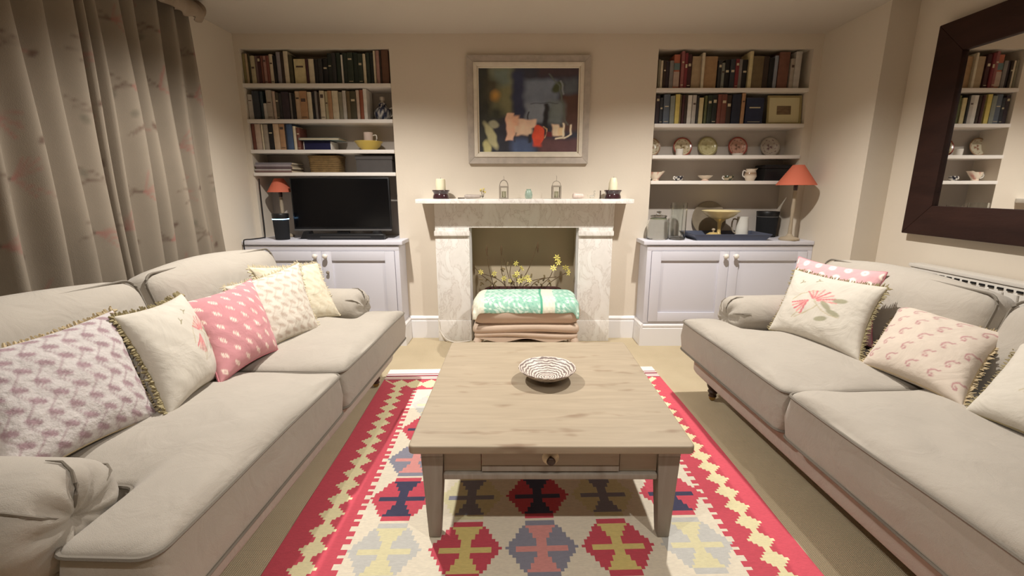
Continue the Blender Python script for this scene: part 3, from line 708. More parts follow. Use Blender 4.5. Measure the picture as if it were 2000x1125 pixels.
def throw():
    n, m = 60, 90; hx, hy = .405, .205
    def top(x, y, off):
        # surface of the rounded stool pad
        r = .085; ax = max(0, abs(x)-(.40-r))/r; ay = max(0, abs(y)-(.20-r))/r; dd = min(1, math.hypot(ax, ay))
        return .2725+.1+.0925-(1-math.sqrt(max(0, 1-dd*dd)))*r+.010*(1-(x/.4)**2)*(1-(y/.2)**2)+off
    P = []; U = np.zeros((n, m)); V = np.zeros((n, m))
    for i in range(n):
        v = i/(n-1); row = []
        for j in range(m):
            u = j/(m-1); x = -.392+.775*u
            s = v*.425      # arc length from the back edge to the hanging front edge
            y = .185-s; z = None
            yf = -.205
            if y < -.185: 
                ex = -.185-y; y = -.195-.010*min(1, ex/.03)-.003*math.sin(u*18); z = .430-.045*0-max(0, ex-.0)*.95+.0
            zt = top(x, max(-.185, y), .006) if z is None else min(z, top(x, -.185, .006)-max(0, -.185-(.185-s))*.95)
            x2 = x+.004*math.sin(v*9); z2 = zt+.0025*math.sin(u*31+v*4)*v
            row.append((x2, y-.012*v*(.5+.5*math.sin(u*11+1)) if v > .75 else y, z2)); U[i, j] = u; V[i, j] = v
        P.append(row)
    C = base(U, hexs(146,190,170)); 
    q = np.sin(U*70+2.2*np.sin(V*24))*np.sin(V*46+2.0*np.sin(U*38)); mk = np.clip((q-.05)/.3, 0, 1)[..., None]; C = C*(1-mk)+hexs(206,228,212)*mk
    q2 = np.clip((np.sin(U*120+V*40)*np.sin(V*80-U*30)-.6)/.3, 0, 1)[..., None]; C = C*(1-q2)+hexs(104,172,148)*q2
    for a, b in ((0, .105), (.655, .775)):
        mm = ((U >= a) & (U <= b))[..., None]; d = np.clip((np.sin(U*160)*np.sin(V*60)-.3)/.4, 0, 1)[..., None]*.5
        C = np.where(mm, hexs(222,219,200)*(1-d)+hexs(176,196,160)*d, C)
    ln = (np.abs(U-.645) < .008)[..., None]; C = np.where(ln, hexs(84,160,132), C)
    mb = MB().grid(P); o = mb.build('throw', 'attr', cols=np.concatenate([C, np.ones((n, m, 1))], -1).reshape(-1, 4), loc=(.066, 3.33, .0), ang=80)
    md = o.modifiers.new('thickness', 'SOLIDIFY'); md.thickness = .005; md.offset = 1
    tag(o, 'green and cream block-printed cloth draped over the footstool', 'throw')
throw()

# ------------------------------------------------------------------ wall picture
t = thing('wall_painting', 'abstract still life painting in a stepped grey frame above the mantelpiece', 'painting', (.088, YB-.001, 1.85))
hw, hh = .472, .395
def frame_ring(mb, a, b, y0, y1):     # a outer half sizes, b inner half sizes, four mitred rails
    (ax, az), (bx, bz) = a, b
    for q in ([(-ax,az),(ax,az),(bx,bz),(-bx,bz)], [(ax,az),(ax,-az),(bx,-bz),(bx,bz)], [(ax,-az),(-ax,-az),(-bx,-bz),(bx,-bz)], [(-ax,-az),(-ax,az),(-bx,bz),(-bx,-bz)]): mb.append((q, y0, y1))
gf = mat('weathered_grey_frame', S(182,172,160), .8, .4, 60, .12, 20, stretch=(1,1,1)); lf = mat('limewash_frame', S(222,213,196), .8, .3, 60, .06, 20); wf = mat('off_white_slip', S(228,220,200), .8)
for nm, a, b, y0, y1, m_ in (('frame_rail', (hw,hh), (hw-.05,hh-.05), -.03, 0, gf), ('inner_frame_rail', (hw-.05,hh-.05), (hw-.078,hh-.078), -.038, 0, lf), ('slip_rail', (hw-.078,hh-.078), (hw-.09,hh-.09), -.026, 0, wf)):
    L_ = []; frame_ring(L_, a, b, y0, y1)
    for q, y0_, y1_ in L_: MB().prism(q, y0_, y1_, 'y').build(nm, m_, t, bevel=.003)
n, m = 110, 130; cw, ch = hw-.088, hh-.088
us = np.linspace(0, 1, m); vs_ = np.linspace(0, 1, n); U, V = np.meshgrid(us, vs_)
Uw = U+.006*np.sin(V*23)+.004*np.sin(V*51+U*9); Vw = V+.005*np.sin(U*19+1)+.004*np.sin(U*47)
C = base(U, hexs(42,44,56))
def rect(x0, x1, y0, y1, col, soft=.04):
    global C
    mm = np.clip((Uw-x0)/soft+.5, 0, 1)*np.clip((x1-Uw)/soft+.5, 0, 1)*np.clip((Vw-y0)/soft+.5, 0, 1)*np.clip((y1-Vw)/soft+.5, 0, 1)
    C = C*(1-mm[..., None])+hexs(*col)*mm[..., None]
rect(0,.13,0,1,(40,42,38)); rect(.12,.34,-.1,.55,(104,104,76),.07); rect(.14,.32,.0,.2,(96,108,100),.08); rect(.06,.2,.12,.4,(58,56,44),.1); rect(.1,.24,.45,.62,(48,52,44),.1)
paint_ell(C, Uw, Vw, .17, .32, .07, .09, 0, hexs(160,122,60), .8); rect(.34,.46,.04,.62,(40,46,70),.05); rect(.46,.8,.13,.47,(98,108,124),.06); rect(.47,.66,.4,.64,(112,122,136),.04)
rect(.6,1.05,-.1,.1,(54,42,48),.06); rect(.84,1.05,.3,.75,(72,50,44),.06); rect(.7,.86,.38,.66,(98,108,110),.07); rect(.84,1.0,.12,.3,(72,78,86),.06)
rect(.655,.7,.42,.78,(30,31,38),.02); rect(.49,.505,.5,.64,(42,44,54),.01); rect(.52,.8,.405,.415,(60,64,74),.012)
paint_ell(C, Uw, Vw, .785, .22, .06, .09, .5, hexs(58,66,44), .4); paint_segs(C, Uw, Vw, [[(.71,.08),(.8,.2),(.84,.35),(.86,.55),(.9,.66)]], .012, hexs(84,92,86), .01); paint_segs(C, Uw, Vw, [[(.82,.15),(.85,.3)]], .014, hexs(112,120,124), .01)
rect(.6,1.05,.84,1.1,(78,52,54),.05); rect(.13,.3,.72,1.05,(38,40,50),.05); rect(.33,.56,.83,1.05,(62,76,106),.07)
paint_ell(C, Uw, Vw, .12, .8, .055, .2, -.35, hexs(158,156,120), .35); paint_ell(C, Uw, Vw, .15, .66, .06, .06, 0, hexs(146,146,124), .4); paint_ell(C, Uw, Vw, .08, .95, .05, .12, 0, hexs(164,160,112), .4)
rect(.275,.35,.53,.86,(214,170,146),.015); rect(.33,.41,.56,.8,(206,164,138),.03); rect(.4,.585,.6,.7,(210,178,158),.02); rect(.36,.53,.68,.79,(206,182,160),.03); rect(.36,.37,.76,.88,(40,42,50),.015); rect(.5,.535,.77,.88,(34,34,42),.02)
paint_ell(C, Uw, Vw, .6, .79, .065, .13, 0, hexs(192,72,48), .12); rect(.56,.64,.84,.93,(184,66,46),.03); paint_segs(C, Uw, Vw, [[(.65,.69),(.68,.73),(.685,.78),(.665,.83)]], .008, hexs(196,160,120), .008)
rect(.74,.81,.66,.8,(216,188,162),.02); rect(.8,.86,.7,.8,(196,176,140),.02); paint_segs(C, Uw, Vw, [[(.93,.67),(.925,.78),(.87,.82),(.78,.83)],[(.86,.65),(.85,.8)]], .014, hexs(212,196,172), .01); rect(.68,.74,.76,.82,(92,34,42),.02)
P = [[(-cw+2*cw*us[j], -.018+.0008*math.sin(i*1.7+j*2.3), ch-2*ch*vs_[i]) for j in range(m)] for i in range(n)]
C = np.clip(C*1.65+.01, 0, 1); cv = MB().grid(P, flip=True); ncol = np.concatenate([C, np.ones((n, m, 1))], -1).reshape(-1, 4)
cv.build('canvas', 'paint', t, cols=ncol, ang=80)
MB().box(-cw, cw, -.0165, -.001, -ch, ch).build('backing_board', 'greybox', t)

# ------------------------------------------------------------------ mirror on the right wall
t = thing('wall_mirror', 'large wall mirror with wide dark wooden frame on the right wall', 'mirror', (XR2-.001, 1.95, 1.585))
hl, hh = .90, .597; fw = .175
for q in ([(-hl,hh),(hl,hh),(hl-fw,hh-fw),(-hl+fw,hh-fw)], [(hl,hh),(hl,-hh),(hl-fw,-hh+fw),(hl-fw,hh-fw)], [(hl,-hh),(-hl,-hh),(-hl+fw,-hh+fw),(hl-fw,-hh+fw)], [(-hl,-hh),(-hl,hh),(-hl+fw,hh-fw),(-hl+fw,-hh+fw)]):
    MB().prism(q, -.05, 0, 'x').build('frame_rail', 'mirror_frame', t, bevel=.004)
MB().box(-.03, -.02, -hl+fw-.005, hl-fw+.005, -hh+fw-.005, hh-fw+.005).build('mirror_glass', 'mirror', t)
MB().box(-.019, -.001, -hl+.02, hl-.02, -hh+.02, hh-.02).build('backing_board', 'mirror_frame', t)

# ------------------------------------------------------------------ radiator
t = thing('radiator', 'cream panel radiator with a slotted top behind the right sofa', 'radiator', (XR2-.03, 1.9, 0))
MB().box(-.075, -.0, -.78, .78, .14, .80).build('panel', 'radiator', t, bevel=.006)
MB().box(-.08, .006, -.785, .785, .802, .822).build('top_grille', 'radiator', t, bevel=.003)
for k in range(34): MB().box(-.0815, -.0755, -.74+k*.0445, -.74+k*.0445+.026, .776, .786).build('slot', 'darkgap', t)
for k in range(22): MB().lathe([(.010,.15),(.012,.2),(.012,.74),(.010,.765)], 8, (-.078, -.735+k*.07, 0), sx=.6).build('flute', 'radiator', t)

# ------------------------------------------------------------------ curtain on the left wall
def curtain():
    t = thing('curtain', 'floor-length floral linen curtain hanging behind the left sofa', 'curtain', (-2.02, 0, 0))
    y0, y1, z0, z1 = .35, 3.04, .03, 2.34; ny, nz = 520, 170
    rnd = random.Random(11); knots = []; y = y0
    while y < y1+.2:
        knots.append(y); y += rnd.choice([.03, .04, .05, .07, .1])
    amps = [rnd.uniform(.028, .062) for _ in knots]; sg = [1 if i % 2 else -1 for i in range(len(knots))]
    def fold(y, z):
        i = max(0, min(len(knots)-2, next((k for k in range(len(knots)-1) if knots[k+1] > y), len(knots)-2)))
        s = (y-knots[i])/(knots[i+1]-knots[i]); s = max(0, min(1, s)); e = s*s*(3-2*s)
        a = sg[i]*amps[i]*(1-e)+sg[i+1]*amps[i+1]*e
        return a
    yy = np.linspace(y0, y1, ny); F0 = np.array([fold(q, 0) for q in yy])
    P = []; 
    for i in range(nz):
        z = z0+(z1-z0)*i/(nz-1); k = .78+.22*(1-i/(nz-1)); row = []
        for j in range(ny):
            drift = .02*math.sin(z*1.7+yy[j]*2.0)*(1-i/(nz-1))
            fl_ = max(0, (yy[j]-2.55)/.49)*(1-i/(nz-1)); fade = 1-.5*fl_
            yv = yy[j]+drift*.6+.15*fl_**1.5
            row.append((F0[j]*k*fade+.008*math.sin(z*4+j*.05)-.05*fl_**2, yv, z))
        P.append(row)
    # cloth coordinates for the print: arc length across the folds
    arc = np.concatenate([[0], np.cumsum(np.hypot(np.diff(yy), np.diff(F0)))]); U, V = np.meshgrid(arc, np.linspace(z0, z1, nz*6)) 
    zz = np.linspace(z0, z1, nz)
    U, V = np.meshgrid(arc, zz); C = base(U, hexs(134,123,108))
    tot = arc[-1]; row = 0
    z = .2
    while z < 2.4:
        x = .12+(row % 2)*.27
        while x < tot:
            cx, cz = x+rnd.uniform(-.05, .05), z+rnd.uniform(-.05, .05)
            msk = slice(None)
            br = hexs(98,80,68); pk = hexs(142,100,90); gr = hexs(112,104,90)
            for k in range(3):
                a = rnd.uniform(2.6, 3.6); L = rnd.uniform(.1, .2); paint_segs(C, U, V, [[(cx, cz), (cx+L*.5*math.cos(a), cz+.02+L*.4*math.sin(a)), (cx+L*math.cos(a), cz+L*math.sin(a))]], .008, br, .012)
            for k in range(6):
                a = rnd.uniform(-1.0, 1.4); L = rnd.uniform(.07, .13); paint_segs(C, U, V, [[(cx, cz), (cx+L*math.cos(a), cz+L*math.sin(a))]], .009, pk, .016)
            paint_ell(C, U, V, cx-.1, cz+rnd.uniform(-.05, .08), .03, .022, rnd.uniform(0, 3), gr, .6)
            paint_ell(C, U, V, cx+.14, cz+rnd.uniform(-.1, .1), .016, .03, rnd.uniform(0, 3), br, .6)
            x += rnd.uniform(.42, .6)
        z += .27; row += 1
    o = MB().grid(P).build('drape', 'curtain', t, cols=np.concatenate([C, np.ones(C.shape[:2]+(1,))], -1).reshape(-1, 4), ang=80)
    md = o.modifiers.new('thickness', 'SOLIDIFY'); md.thickness = .003
    # gathered heading that flops forward over the top
    Q = []; cq = []
    for i in range(10):
        s = i/9; row = []
        for j in range(0, ny, 2):
            f = .012*math.sin(yy[j]*75)+.01*math.sin(yy[j]*41)
            row.append((.055+.045*math.sin(s*PI*.85)+f*s, yy[j]*1.0, 2.375-.115*s+.006*math.sin(yy[j]*60)*s))
        Q.append(row); cq += [tuple(hexs(150,134,116))+(1,)]*len(row)
    h = MB().grid(Q).build('frilled_heading', 'curtain', t, cols=cq, ang=80); md = h.modifiers.new('thickness', 'SOLIDIFY'); md.thickness = .004
    cloth = mat('curtain_pole_cover', S(134,116,98), .9, .3, 60, .1, 20)
    p = MB().tube([(.035, y0-.05, 2.345), (.035, y1+.0, 2.345)], .02, 14).build('pole', cloth, t)
    MB().lathe([(.02,-.02),(.024,0),(.04,.012),(.05,.03),(.046,.05),(.028,.064),(0,.068)], 20, (.035, y1, 2.345), axis='y').build('finial', cloth, p)
    MB().tube([(.035, y1-.03, 2.345), (-.06, y1-.03, 2.345), (-.128, y1-.03, 2.345)], .012, 10).build('bracket', cloth, p)
curtain()

# ------------------------------------------------------------------ books
BC = {'olive yellow':(150,136,76),'tan':(178,150,110),'dark olive':(78,72,44),'pale khaki':(190,176,134),'mauve brown':(122,92,88),'dark maroon':(78,36,38),'red brown':(128,66,50),'dusty pink':(180,130,118),'brick red':(138,68,54),'cream':(216,200,164),'black':(30,28,28),'grey lavender':(146,138,142),'dark brown':(64,46,36),'butter yellow':(216,196,136),'charcoal':(52,50,50),'blackish green':(36,42,36),'bottle green':(40,52,40),'white':(222,216,202),'dark green':(48,60,46),'chestnut brown':(112,70,48),'pale grey':(190,182,170),'dark slate':(54,58,66),'dark teal':(50,66,72),'greige':(170,156,138),'pinkish beige':(200,172,148),'dark taupe':(82,76,62),'dark plum':(60,46,54),'grey':(134,126,120),'light tan':(206,172,132),'tan orange':(188,136,88),'olive grey':(140,132,104),'olive brown':(120,98,62),'rust':(164,82,50),'navy':(36,42,62),'mid blue':(60,86,128),'orange banded':(198,98,66),'dusty red':(160,82,80),'crimson':(140,40,48),'light brown':(176,132,84),'grey green':(136,142,128),'rust brown':(132,78,58),'blue grey':(140,146,160),'slate blue':(92,104,120),'bright yellow':(222,196,84),'olive green':(98,104,56),'dark blue':(38,46,78)}
L1 =[(-2.108,.022,.216,'olive yellow'),(-2.086,.020,.216,'tan'),(-2.066,.018,.213,'dark olive'),(-2.047,.034,.202,'pale khaki'),(-2.012,.02,.202,'mauve brown'),(-1.991,.025,.202,'dark maroon'),(-1.966,0.016,0.202,'red brown'),(-1.95,0.025,0.202,'dusty pink'),(-1.925,0.023,0.202,'brick red'),(-1.902,0.028,0.213,'cream'),(-1.874,0.025,0.202,'black'),(-1.849,0.032,0.23,'grey lavender'),(-1.817,0.028,0.225,'dark brown'),(-1.788,0.034,0.233,'cream'),(-1.754,0.031,0.207,'dark olive'),(-1.715,0.089,0.179,'butter yellow'),(-1.625,0.019,0.179,'dark maroon'),(-1.605,0.043,0.181,'cream'),(-1.561,0.03,0.176,'black'),(-1.529,0.033,0.181,'charcoal'),(-1.495,0.039,0.184,'black'),(-1.455,0.032,0.219,'blackish green'),(-1.422,0.03,0.222,'charcoal'),(-1.391,0.033,0.225,'bottle green'),(-1.355,0.016,0.21,'white'),(-1.338,0.033,0.222,'bottle green'),(-1.304,0.045,0.225,'dark green'),(-1.258,0.036,0.225,'bottle green'),(-1.22,0.034,0.216,'dark green'),(-1.184,0.022,0.216,'cream'),(-1.16,0.027,0.225,'dark green'),(-1.132,0.029,0.225,'blackish green'),(-1.102,0.015,0.236,'cream'),(-1.085,0.027,0.24,'dusty pink'),(-1.056,0.013,0.238,'dark brown'),(-1.041,0.054,0.242,'chestnut brown')]
L2 =[(-2.105,0.04,0.186,'pale grey'),(-2.064,0.053,0.21,'dark slate'),(-2.009,0.024,0.21,'dark teal'),(-1.984,0.026,0.121,'pale grey'),(-1.956,0.043,0.216,'greige'),(-1.912,0.024,0.21,'pinkish beige'),(-1.887,0.025,0.198,'dark taupe'),(-1.861,0.024,0.192,'charcoal'),(-1.835,0.056,0.204,'dark plum'),(-1.778,0.018,0.198,'grey'),(-1.758,0.024,0.192,'black'),(-1.733,0.037,0.21,'light tan'),(-1.694,0.056,0.21,'tan orange'),(-1.637,0.034,0.204,'cream'),(-1.601,0.017,0.204,'black'),(-1.582,0.021,0.21,'grey'),(-1.56,0.018,0.198,'dark brown'),(-1.541,0.037,0.213,'cream'),(-1.502,0.023,0.21,'pale khaki'),(-1.478,0.032,0.213,'tan orange'),(-1.445,0.049,0.213,'cream'),(-1.393,0.03,0.204,'olive grey'),(-1.361,0.027,0.213,'pale grey'),(-1.333,0.028,0.21,'olive brown'),(-1.304,0.047,0.21,'dark olive'),(-1.254,0.023,0.216,'pinkish beige'),(-1.23,0.028,0.219,'rust'),(-1.201,0.027,0.228,'white')]
L3 =[(-2.105,0.03,0.197,'red brown'),(-2.073,0.044,0.197,'pinkish beige'),(-2.028,0.015,0.195,'cream'),(-2.012,0.039,0.195,'greige'),(-1.971,0.039,0.192,'black'),(-1.93,0.046,0.197,'light tan'),(-1.883,0.043,0.197,'tan orange'),(-1.839,0.015,0.192,'navy'),(-1.823,0.046,0.195,'mid blue'),(-1.774,0.022,0.18,'cream'),(-1.751,0.028,0.168,'red brown')]
R1 =[(1.086,0.018,0.208,'olive grey'),(1.105,0.019,0.202,'cream'),(1.125,0.021,0.202,'dark brown'),(1.147,0.025,0.196,'dark plum'),(1.173,0.03,0.199,'grey'),(1.205,0.046,0.244,'orange banded'),(1.257,0.025,0.263,'dusty red'),(1.283,0.023,0.25,'crimson'),(1.307,0.032,0.244,'dark maroon'),(1.345,0.07,0.232,'tan'),(1.416,0.021,0.253,'cream'),(1.438,0.102,0.232,'light brown'),(1.546,0.028,0.202,'charcoal'),(1.576,0.024,0.187,'grey green'),(1.601,0.037,0.208,'black'),(1.64,0.037,0.211,'dark slate'),(1.678,0.028,0.211,'crimson'),(1.707,0.026,0.211,'grey'),(1.734,0.039,0.208,'black'),(1.776,0.028,0.263,'butter yellow'),(1.808,0.083,0.232,'olive brown'),(1.893,0.044,0.232,'dark brown'),(1.938,0.038,0.22,'black'),(1.979,0.028,0.238,'blue grey'),(2.012,0.081,0.263,'rust brown'),(2.1,0.031,0.214,'greige'),(2.132,0.047,0.264,'pale grey')]
R2 =[(1.085,0.032,0.214,'dark plum'),(1.118,0.026,0.195,'dark slate'),(1.147,0.049,0.22,'slate blue'),(1.197,0.036,0.208,'grey green'),(1.236,0.035,0.22,'bright yellow'),(1.272,0.017,0.217,'olive brown'),(1.29,0.019,0.214,'dark maroon'),(1.31,0.022,0.214,'dark brown'),(1.334,0.034,0.214,'white'),(1.37,0.031,0.214,'pale grey'),(1.403,0.018,0.208,'charcoal'),(1.423,0.035,0.195,'butter yellow'),(1.468,0.021,0.211,'olive green'),(1.49,0.034,0.214,'dark green'),(1.525,0.037,0.214,'blackish green'),(1.567,0.029,0.22,'brick red'),(1.597,0.042,0.22,'red brown'),(1.64,0.038,0.214,'dark brown'),(1.68,0.067,0.22,'navy'),(1.752,0.028,0.228,'tan orange'),(1.792,0.139,0.195,'dark blue')]
brnd = random.Random(21)
def book(x, w, h, z, col, label, group):
    dep = brnd.uniform(.125, .16); yf = YB+.012+brnd.uniform(0, .012)
    if w < .03 and h > .24: yf = YB+.004
    w2 = w-.0015; bt = .0022; th = bt*1.0
    t = thing('book', label, 'book', (x+w/2, yf, z+.0005), 0, group); hw = w2/2; m = cmat(BC[col])
    # spine bulges slightly, two boards behind it
    sp = [(-hw, .004)]+[(-hw+w2*k/6, .004-.003*math.sin(PI*k/6)) for k in range(1, 6)]+[(hw, .004), (hw, .007), (-hw, .007)]
    MB().prism(sp, 0, h, 'z').box(-hw, -hw+th, .006, dep, 0, h).box(hw-th, hw, .006, dep, 0, h).build('cover', m, t, smooth=False)
    MB().box(-hw+th, hw-th, .007, dep-.004, .003, h-.004).build('pages', 'paper', t, smooth=False)
    lum = sum(BC[col])/3; pale = cmat((206,190,150)) if lum < 110 else cmat((92,70,60))
    if col == 'orange banded':
        MB().box(-hw, hw, -.0006, .001, h*.55, h*.75).build('spine_band', cmat((96,122,122)), t); MB().box(-hw, hw, -.0006, .001, h*.06, h*.5).build('spine_band', cmat((190,160,140)), t); return
    if w > .02 and brnd.random() < .4:
        a = brnd.uniform(.55, .8); b = a+brnd.uniform(.03, .12); MB().box(-hw*.62, hw*.62, -.0003, .0014, h*a, h*b).build('title_band', pale, t)
        if brnd.random() < .5: MB().box(-hw*.7, hw*.7, -.0003, .0014, h*.08, h*.1).build('title_band', pale, t)
for rows, z, where in ((L1, SH_L[0], 'top shelf left of fireplace'), (L2, SH_L[1], 'second shelf left of fireplace'), (L3, SH_L[2], 'third shelf left of fireplace'), (R1, SH_R[0], 'top shelf right of fireplace'), (R2, SH_R[1], 'second shelf right of fireplace')):
    for k, (x, w_, h_, c_) in enumerate(rows):
        book(x, w_, h_, z, c_, '%s book, %s from the left on the %s' % (c_, ordinal(k+1), where), 'books on the '+where)

# ------------------------------------------------------------------ things in the left alcove
def ceramic_cols(mb, fn): return [tuple(fn(*v))+(1,) for v in mb.v]
# blue and white pot
z = SH_L[1]
mb = MB().lathe([(.0,.0),(.04,.0),(.045,.004),(.062,.03),(.07,.055),(.062,.085),(.038,.105),(.03,.112),(.034,.118),(.0,.118)], 28)
def bw(x, y, z): 
    q = math.sin(math.atan2(y, x)*5)*math.sin(z*95+1)+.5*math.sin(math.atan2(y, x)*11+z*60); return hexs(206,204,200) if q > .15 else hexs(40,48,78)
t = thing('teapot', 'blue and white lidded pot at the right end of the second shelf', 'pot', (-1.075, 3.79, z+.001))
mb.build('body', 'ceramic', t, cols=ceramic_cols(mb, bw))
mb = MB().lathe([(.0,.118),(.032,.118),(.03,.13),(.014,.142),(.012,.15),(.022,.165),(.02,.18),(.0,.187)], 20); mb.build('lid', 'ceramic', t, cols=ceramic_cols(mb, lambda x, y, z: hexs(190,180,168) if z > .14 else bw(x, y, z)))
MB().tube(catmull([(.05,0,.09),(.08,0,.098),(.09,0,.07),(.07,0,.04),(.06,0,.035)], 5), .006, 8).build('handle', 'plainwhite', t)
# third shelf: navy box, flat book on it, yellow bowl with mug
z = SH_L[2]
t = thing('navy_box', 'glossy navy box with pale ends under the flat grey book', 'box', (-1.6, 3.80, z+.001))
MB().box(-.105, .105, -.07, .08, 0, .072).build('body', 'navybox', t, bevel=.004)
for sx in (-1, 1): MB().box(sx*.107-.006, sx*.107+.006, -.066, .076, .006, .066).build('end_panel', 'plainwhite', t, bevel=.002)
t = thing('flat_book', 'large grey green book lying flat on the navy box', 'book', (-1.565, 3.785, z+.0745))
MB().box(-.165, .155, -.088, .09, 0, .003).box(-.165, .155, -.088, .09, .015, .018).box(-.165, -.16, -.088, .09, .003, .015).build('cover', cmat((128,142,134)), t)
MB().box(-.159, .15, -.083, .085, .003, .015).build('pages', 'paper', t)
yb_ = mat('mustard_glaze', S(206,180,84), .3, coat=.3)
o = MB().lathe([(.0,.0),(.05,.0),(.055,.006),(.085,.03),(.1,.055),(.112,.068),(.11,.071),(.095,.058),(.08,.034),(.05,.012),(.0,.01)], 36).build('bowl', yb_, loc=(-1.205, 3.79, z+.001)); tag(o, 'mustard yellow bowl on the third shelf with a mug in it', 'bowl')
t = thing('mug', 'small pale pink mug sitting inside the yellow bowl', 'mug', (-1.205, 3.79, z+.0125))
MB().lathe([(.0,.0),(.032,.0),(.035,.006),(.037,.128),(.034,.13),(.032,.012),(.0,.01)], 24).build('body', mat('pale_pink_glaze', S(226,206,192), .3), t)
MB().tube(catmull([(.035,0,.105),(.062,0,.108),(.066,0,.078),(.054,0,.06),(.035,0,.058)], 5), .005, 8).build('handle', 'plainwhite', t)
# lowest shelf: magazines, wicker basket, charcoal box
z = SH_L[3]; zz = z+.0005; mc = [(120,84,78),(196,186,176),(96,74,76),(150,138,142),(118,112,120)]; mw = ['brick brown','pale grey','dark plum','lavender grey','slate grey']
for k, (c_, w_) in enumerate(zip(mc, mw)):
    hgt = [.014,.01,.02,.016,.014][k]; dx = brnd.uniform(-.012, .012)
    t = thing('magazine', '%s magazine, %s from the bottom of the pile on the lowest left shelf' % (w_, ORD[k+1]), 'magazine', (-1.95+dx, 3.79, zz), 0, 'magazines on the lowest left shelf')
    MB().box(-.145, .145, -.1 if k else -.115, .1, 0, .0015).box(-.145, .145, -.1 if k else -.115, .1, hgt-.0015, hgt).box(-.145, .145, *((-.1, -.0985) if k else (-.115, -.1135)), .0015, hgt-.0015).build('cover', cmat(c_), t, smooth=False)
    MB().box(-.143, .143, -.098 if k else -.113, .098, .0015, hgt-.0015).build('pages', 'paper', t, smooth=False); zz += hgt+.0005
t = thing('wicker_basket', 'brown wicker basket with rounded rim on the lowest left shelf', 'basket', (-1.56, 3.80, z+.001))
for k in range(8): MB().tube([(a, b, .008+k*.0145) for a, b in rrect(-.112-.0012*k, .112+.0012*k, -.078, .078, .03, 4)], .0085, 8, True).build('woven_band', 'rattan', t)
MB().prism(rrect(-.108, .108, -.074, .074, .03, 4), .0, .006, 'z').build('base', 'rattan', t)
MB().tube([(a, b, .124) for a, b in rrect(-.122, .122, -.083, .083, .03, 4)], .0095, 8, True).build('rim', 'rattan', t)
t = thing('storage_box', 'charcoal lidded storage box on the lowest left shelf', 'box', (-1.15, 3.80, z+.001))
MB().box(-.145, .145, -.085, .09, 0, .1).build('body', 'greybox', t, bevel=.003); MB().box(-.15, .15, -.09, .095, .1, .132).build('lid', 'greybox', t, bevel=.003)
# television
t = thing('television', 'flat black television on the worktop left of the fireplace', 'television', (-1.425, 3.66, CT+.001))
MB().box(-.395, .4, -.0, .03, .075, .485).build('panel', 'black', t, bevel=.004)
MB().box(-.385, .39, -.0015, .002, .094, .476).build('screen', 'screen', t)
MB().box(-.395, .4, -.006, 0, .062, .076).build('lower_bezel', 'greyplastic', t, bevel=.002)
MB().box(-.05, .05, .004, .02, .02, .08).build('neck', 'black', t)
for sx in (-1, 1): MB().prism([(sx*.26,.062),(sx*.3,.062),(sx*.33,.006),(sx*.36,0),(sx*.24,0),(sx*.25,.006)], -.05, .03, 'y').build('foot', 'black', t, bevel=.002)
t = thing('soundbar', 'slim black soundbar below the television screen', 'soundbar', (-1.37, 3.58, CT+.001))
softbox(.62, .05, .045, .012, 8, c=(0, 0, .024)).build('body', 'black', t)
MB().box(-.2, .2, -.0262, -.0245, .02, .023).build('light_strip', 'greyplastic', t)
# smart speakers
def speaker(loc, label, r, h, lit, cat='speaker'):
    t = thing('smart_speaker', label, cat, loc)
    MB().lathe([(.0,.0),(r*.84,.0),(r*.86,.004),(r*.94,h*.7),(r*.95,h*.78),(.0,h*.78)], 36).build('body', mat('black_speaker_mesh', S(26,27,30), .85, .9, 700, 0), t)
    MB().lathe([(r*.9,h*.78),(r*.985,h*.78),(r*.985,h*.806),(r*.9,h*.806)], 36, closed=True).build('light_ring', lit, t)
    MB().lathe([(.0,h*.806),(r*.96,h*.806),(r*1.0,h*.98),(r*.97,h),(.0,h)], 36).build('top_cap', 'black', t)
speaker((-1.885, 3.585, CT+.001), 'black round speaker with glowing blue ring left of television', .062, .205, 'ringlight')
speaker((2.118, 3.808, CT+.001), 'black round speaker with grey band right of the tray', .088, .212, 'greyplastic')
# lamps: the left one stands behind the speaker
def table_lamp(loc, label, hs, rt, rb, sh, lean=0, ribbed=True):
    t = thing('table_lamp', label, 'lamp', loc, 0, 'coral shaded table lamps')
    MB().lathe([(.0,.0),(.072,.0),(.074,.012),(.06,.022),(.028,.03),(.016,.05),(.0,.05)], 28).build('base', 'stonewash', t, ang=50)
    MB().lathe([(.016,.045),(.0135,.1),(.011,.16),(.0135,.22),(.0155,.26),(.012,.3),(.0145,hs-.06),(.011,hs-.04),(.0,hs-.04)], 18).build('stem', 'stonewash', t, ang=60)
    MB().lathe([(.013,hs-.04),(.015,hs-.02),(.015,hs+.02),(.011,hs+.03),(.0,hs+.03)], 14).build('lampholder', 'aubergine', t)
    s = MB().lathe([(rb,hs),(rb-.001,hs+.003),(rt,hs+sh),(rt-.003,hs+sh),(rb-.004,hs+.003),(rb-.003,hs)], 40, closed=True).build('shade', 'orange', t, ang=50)
    MB().lathe([(rb-.0055,hs+.003),(rt-.0045,hs+sh-.002),(rt-.006,hs+sh-.002),(rb-.007,hs+.003)], 40, closed=True).build('shade_lining', 'shade_in', s)
    MB().tube([(rt, 0, hs+sh*.97), (0, 0, hs+sh*.9), (-rt, 0, hs+sh*.97)], .002, 6).tube([(0, 0, hs+sh*.9), (0, 0, hs+.02)], .003, 6).build('shade_carrier', 'brass', s)
    return t
table_lamp((2.157, 3.535, CT+.001), 'tall lamp with coral conical shade at right end of right worktop', .425, .04, .14, .15)
table_lamp((-1.965, 3.78, CT+.001), 'coral shaded lamp behind the speaker left of the television', .37, .035, .098, .11)
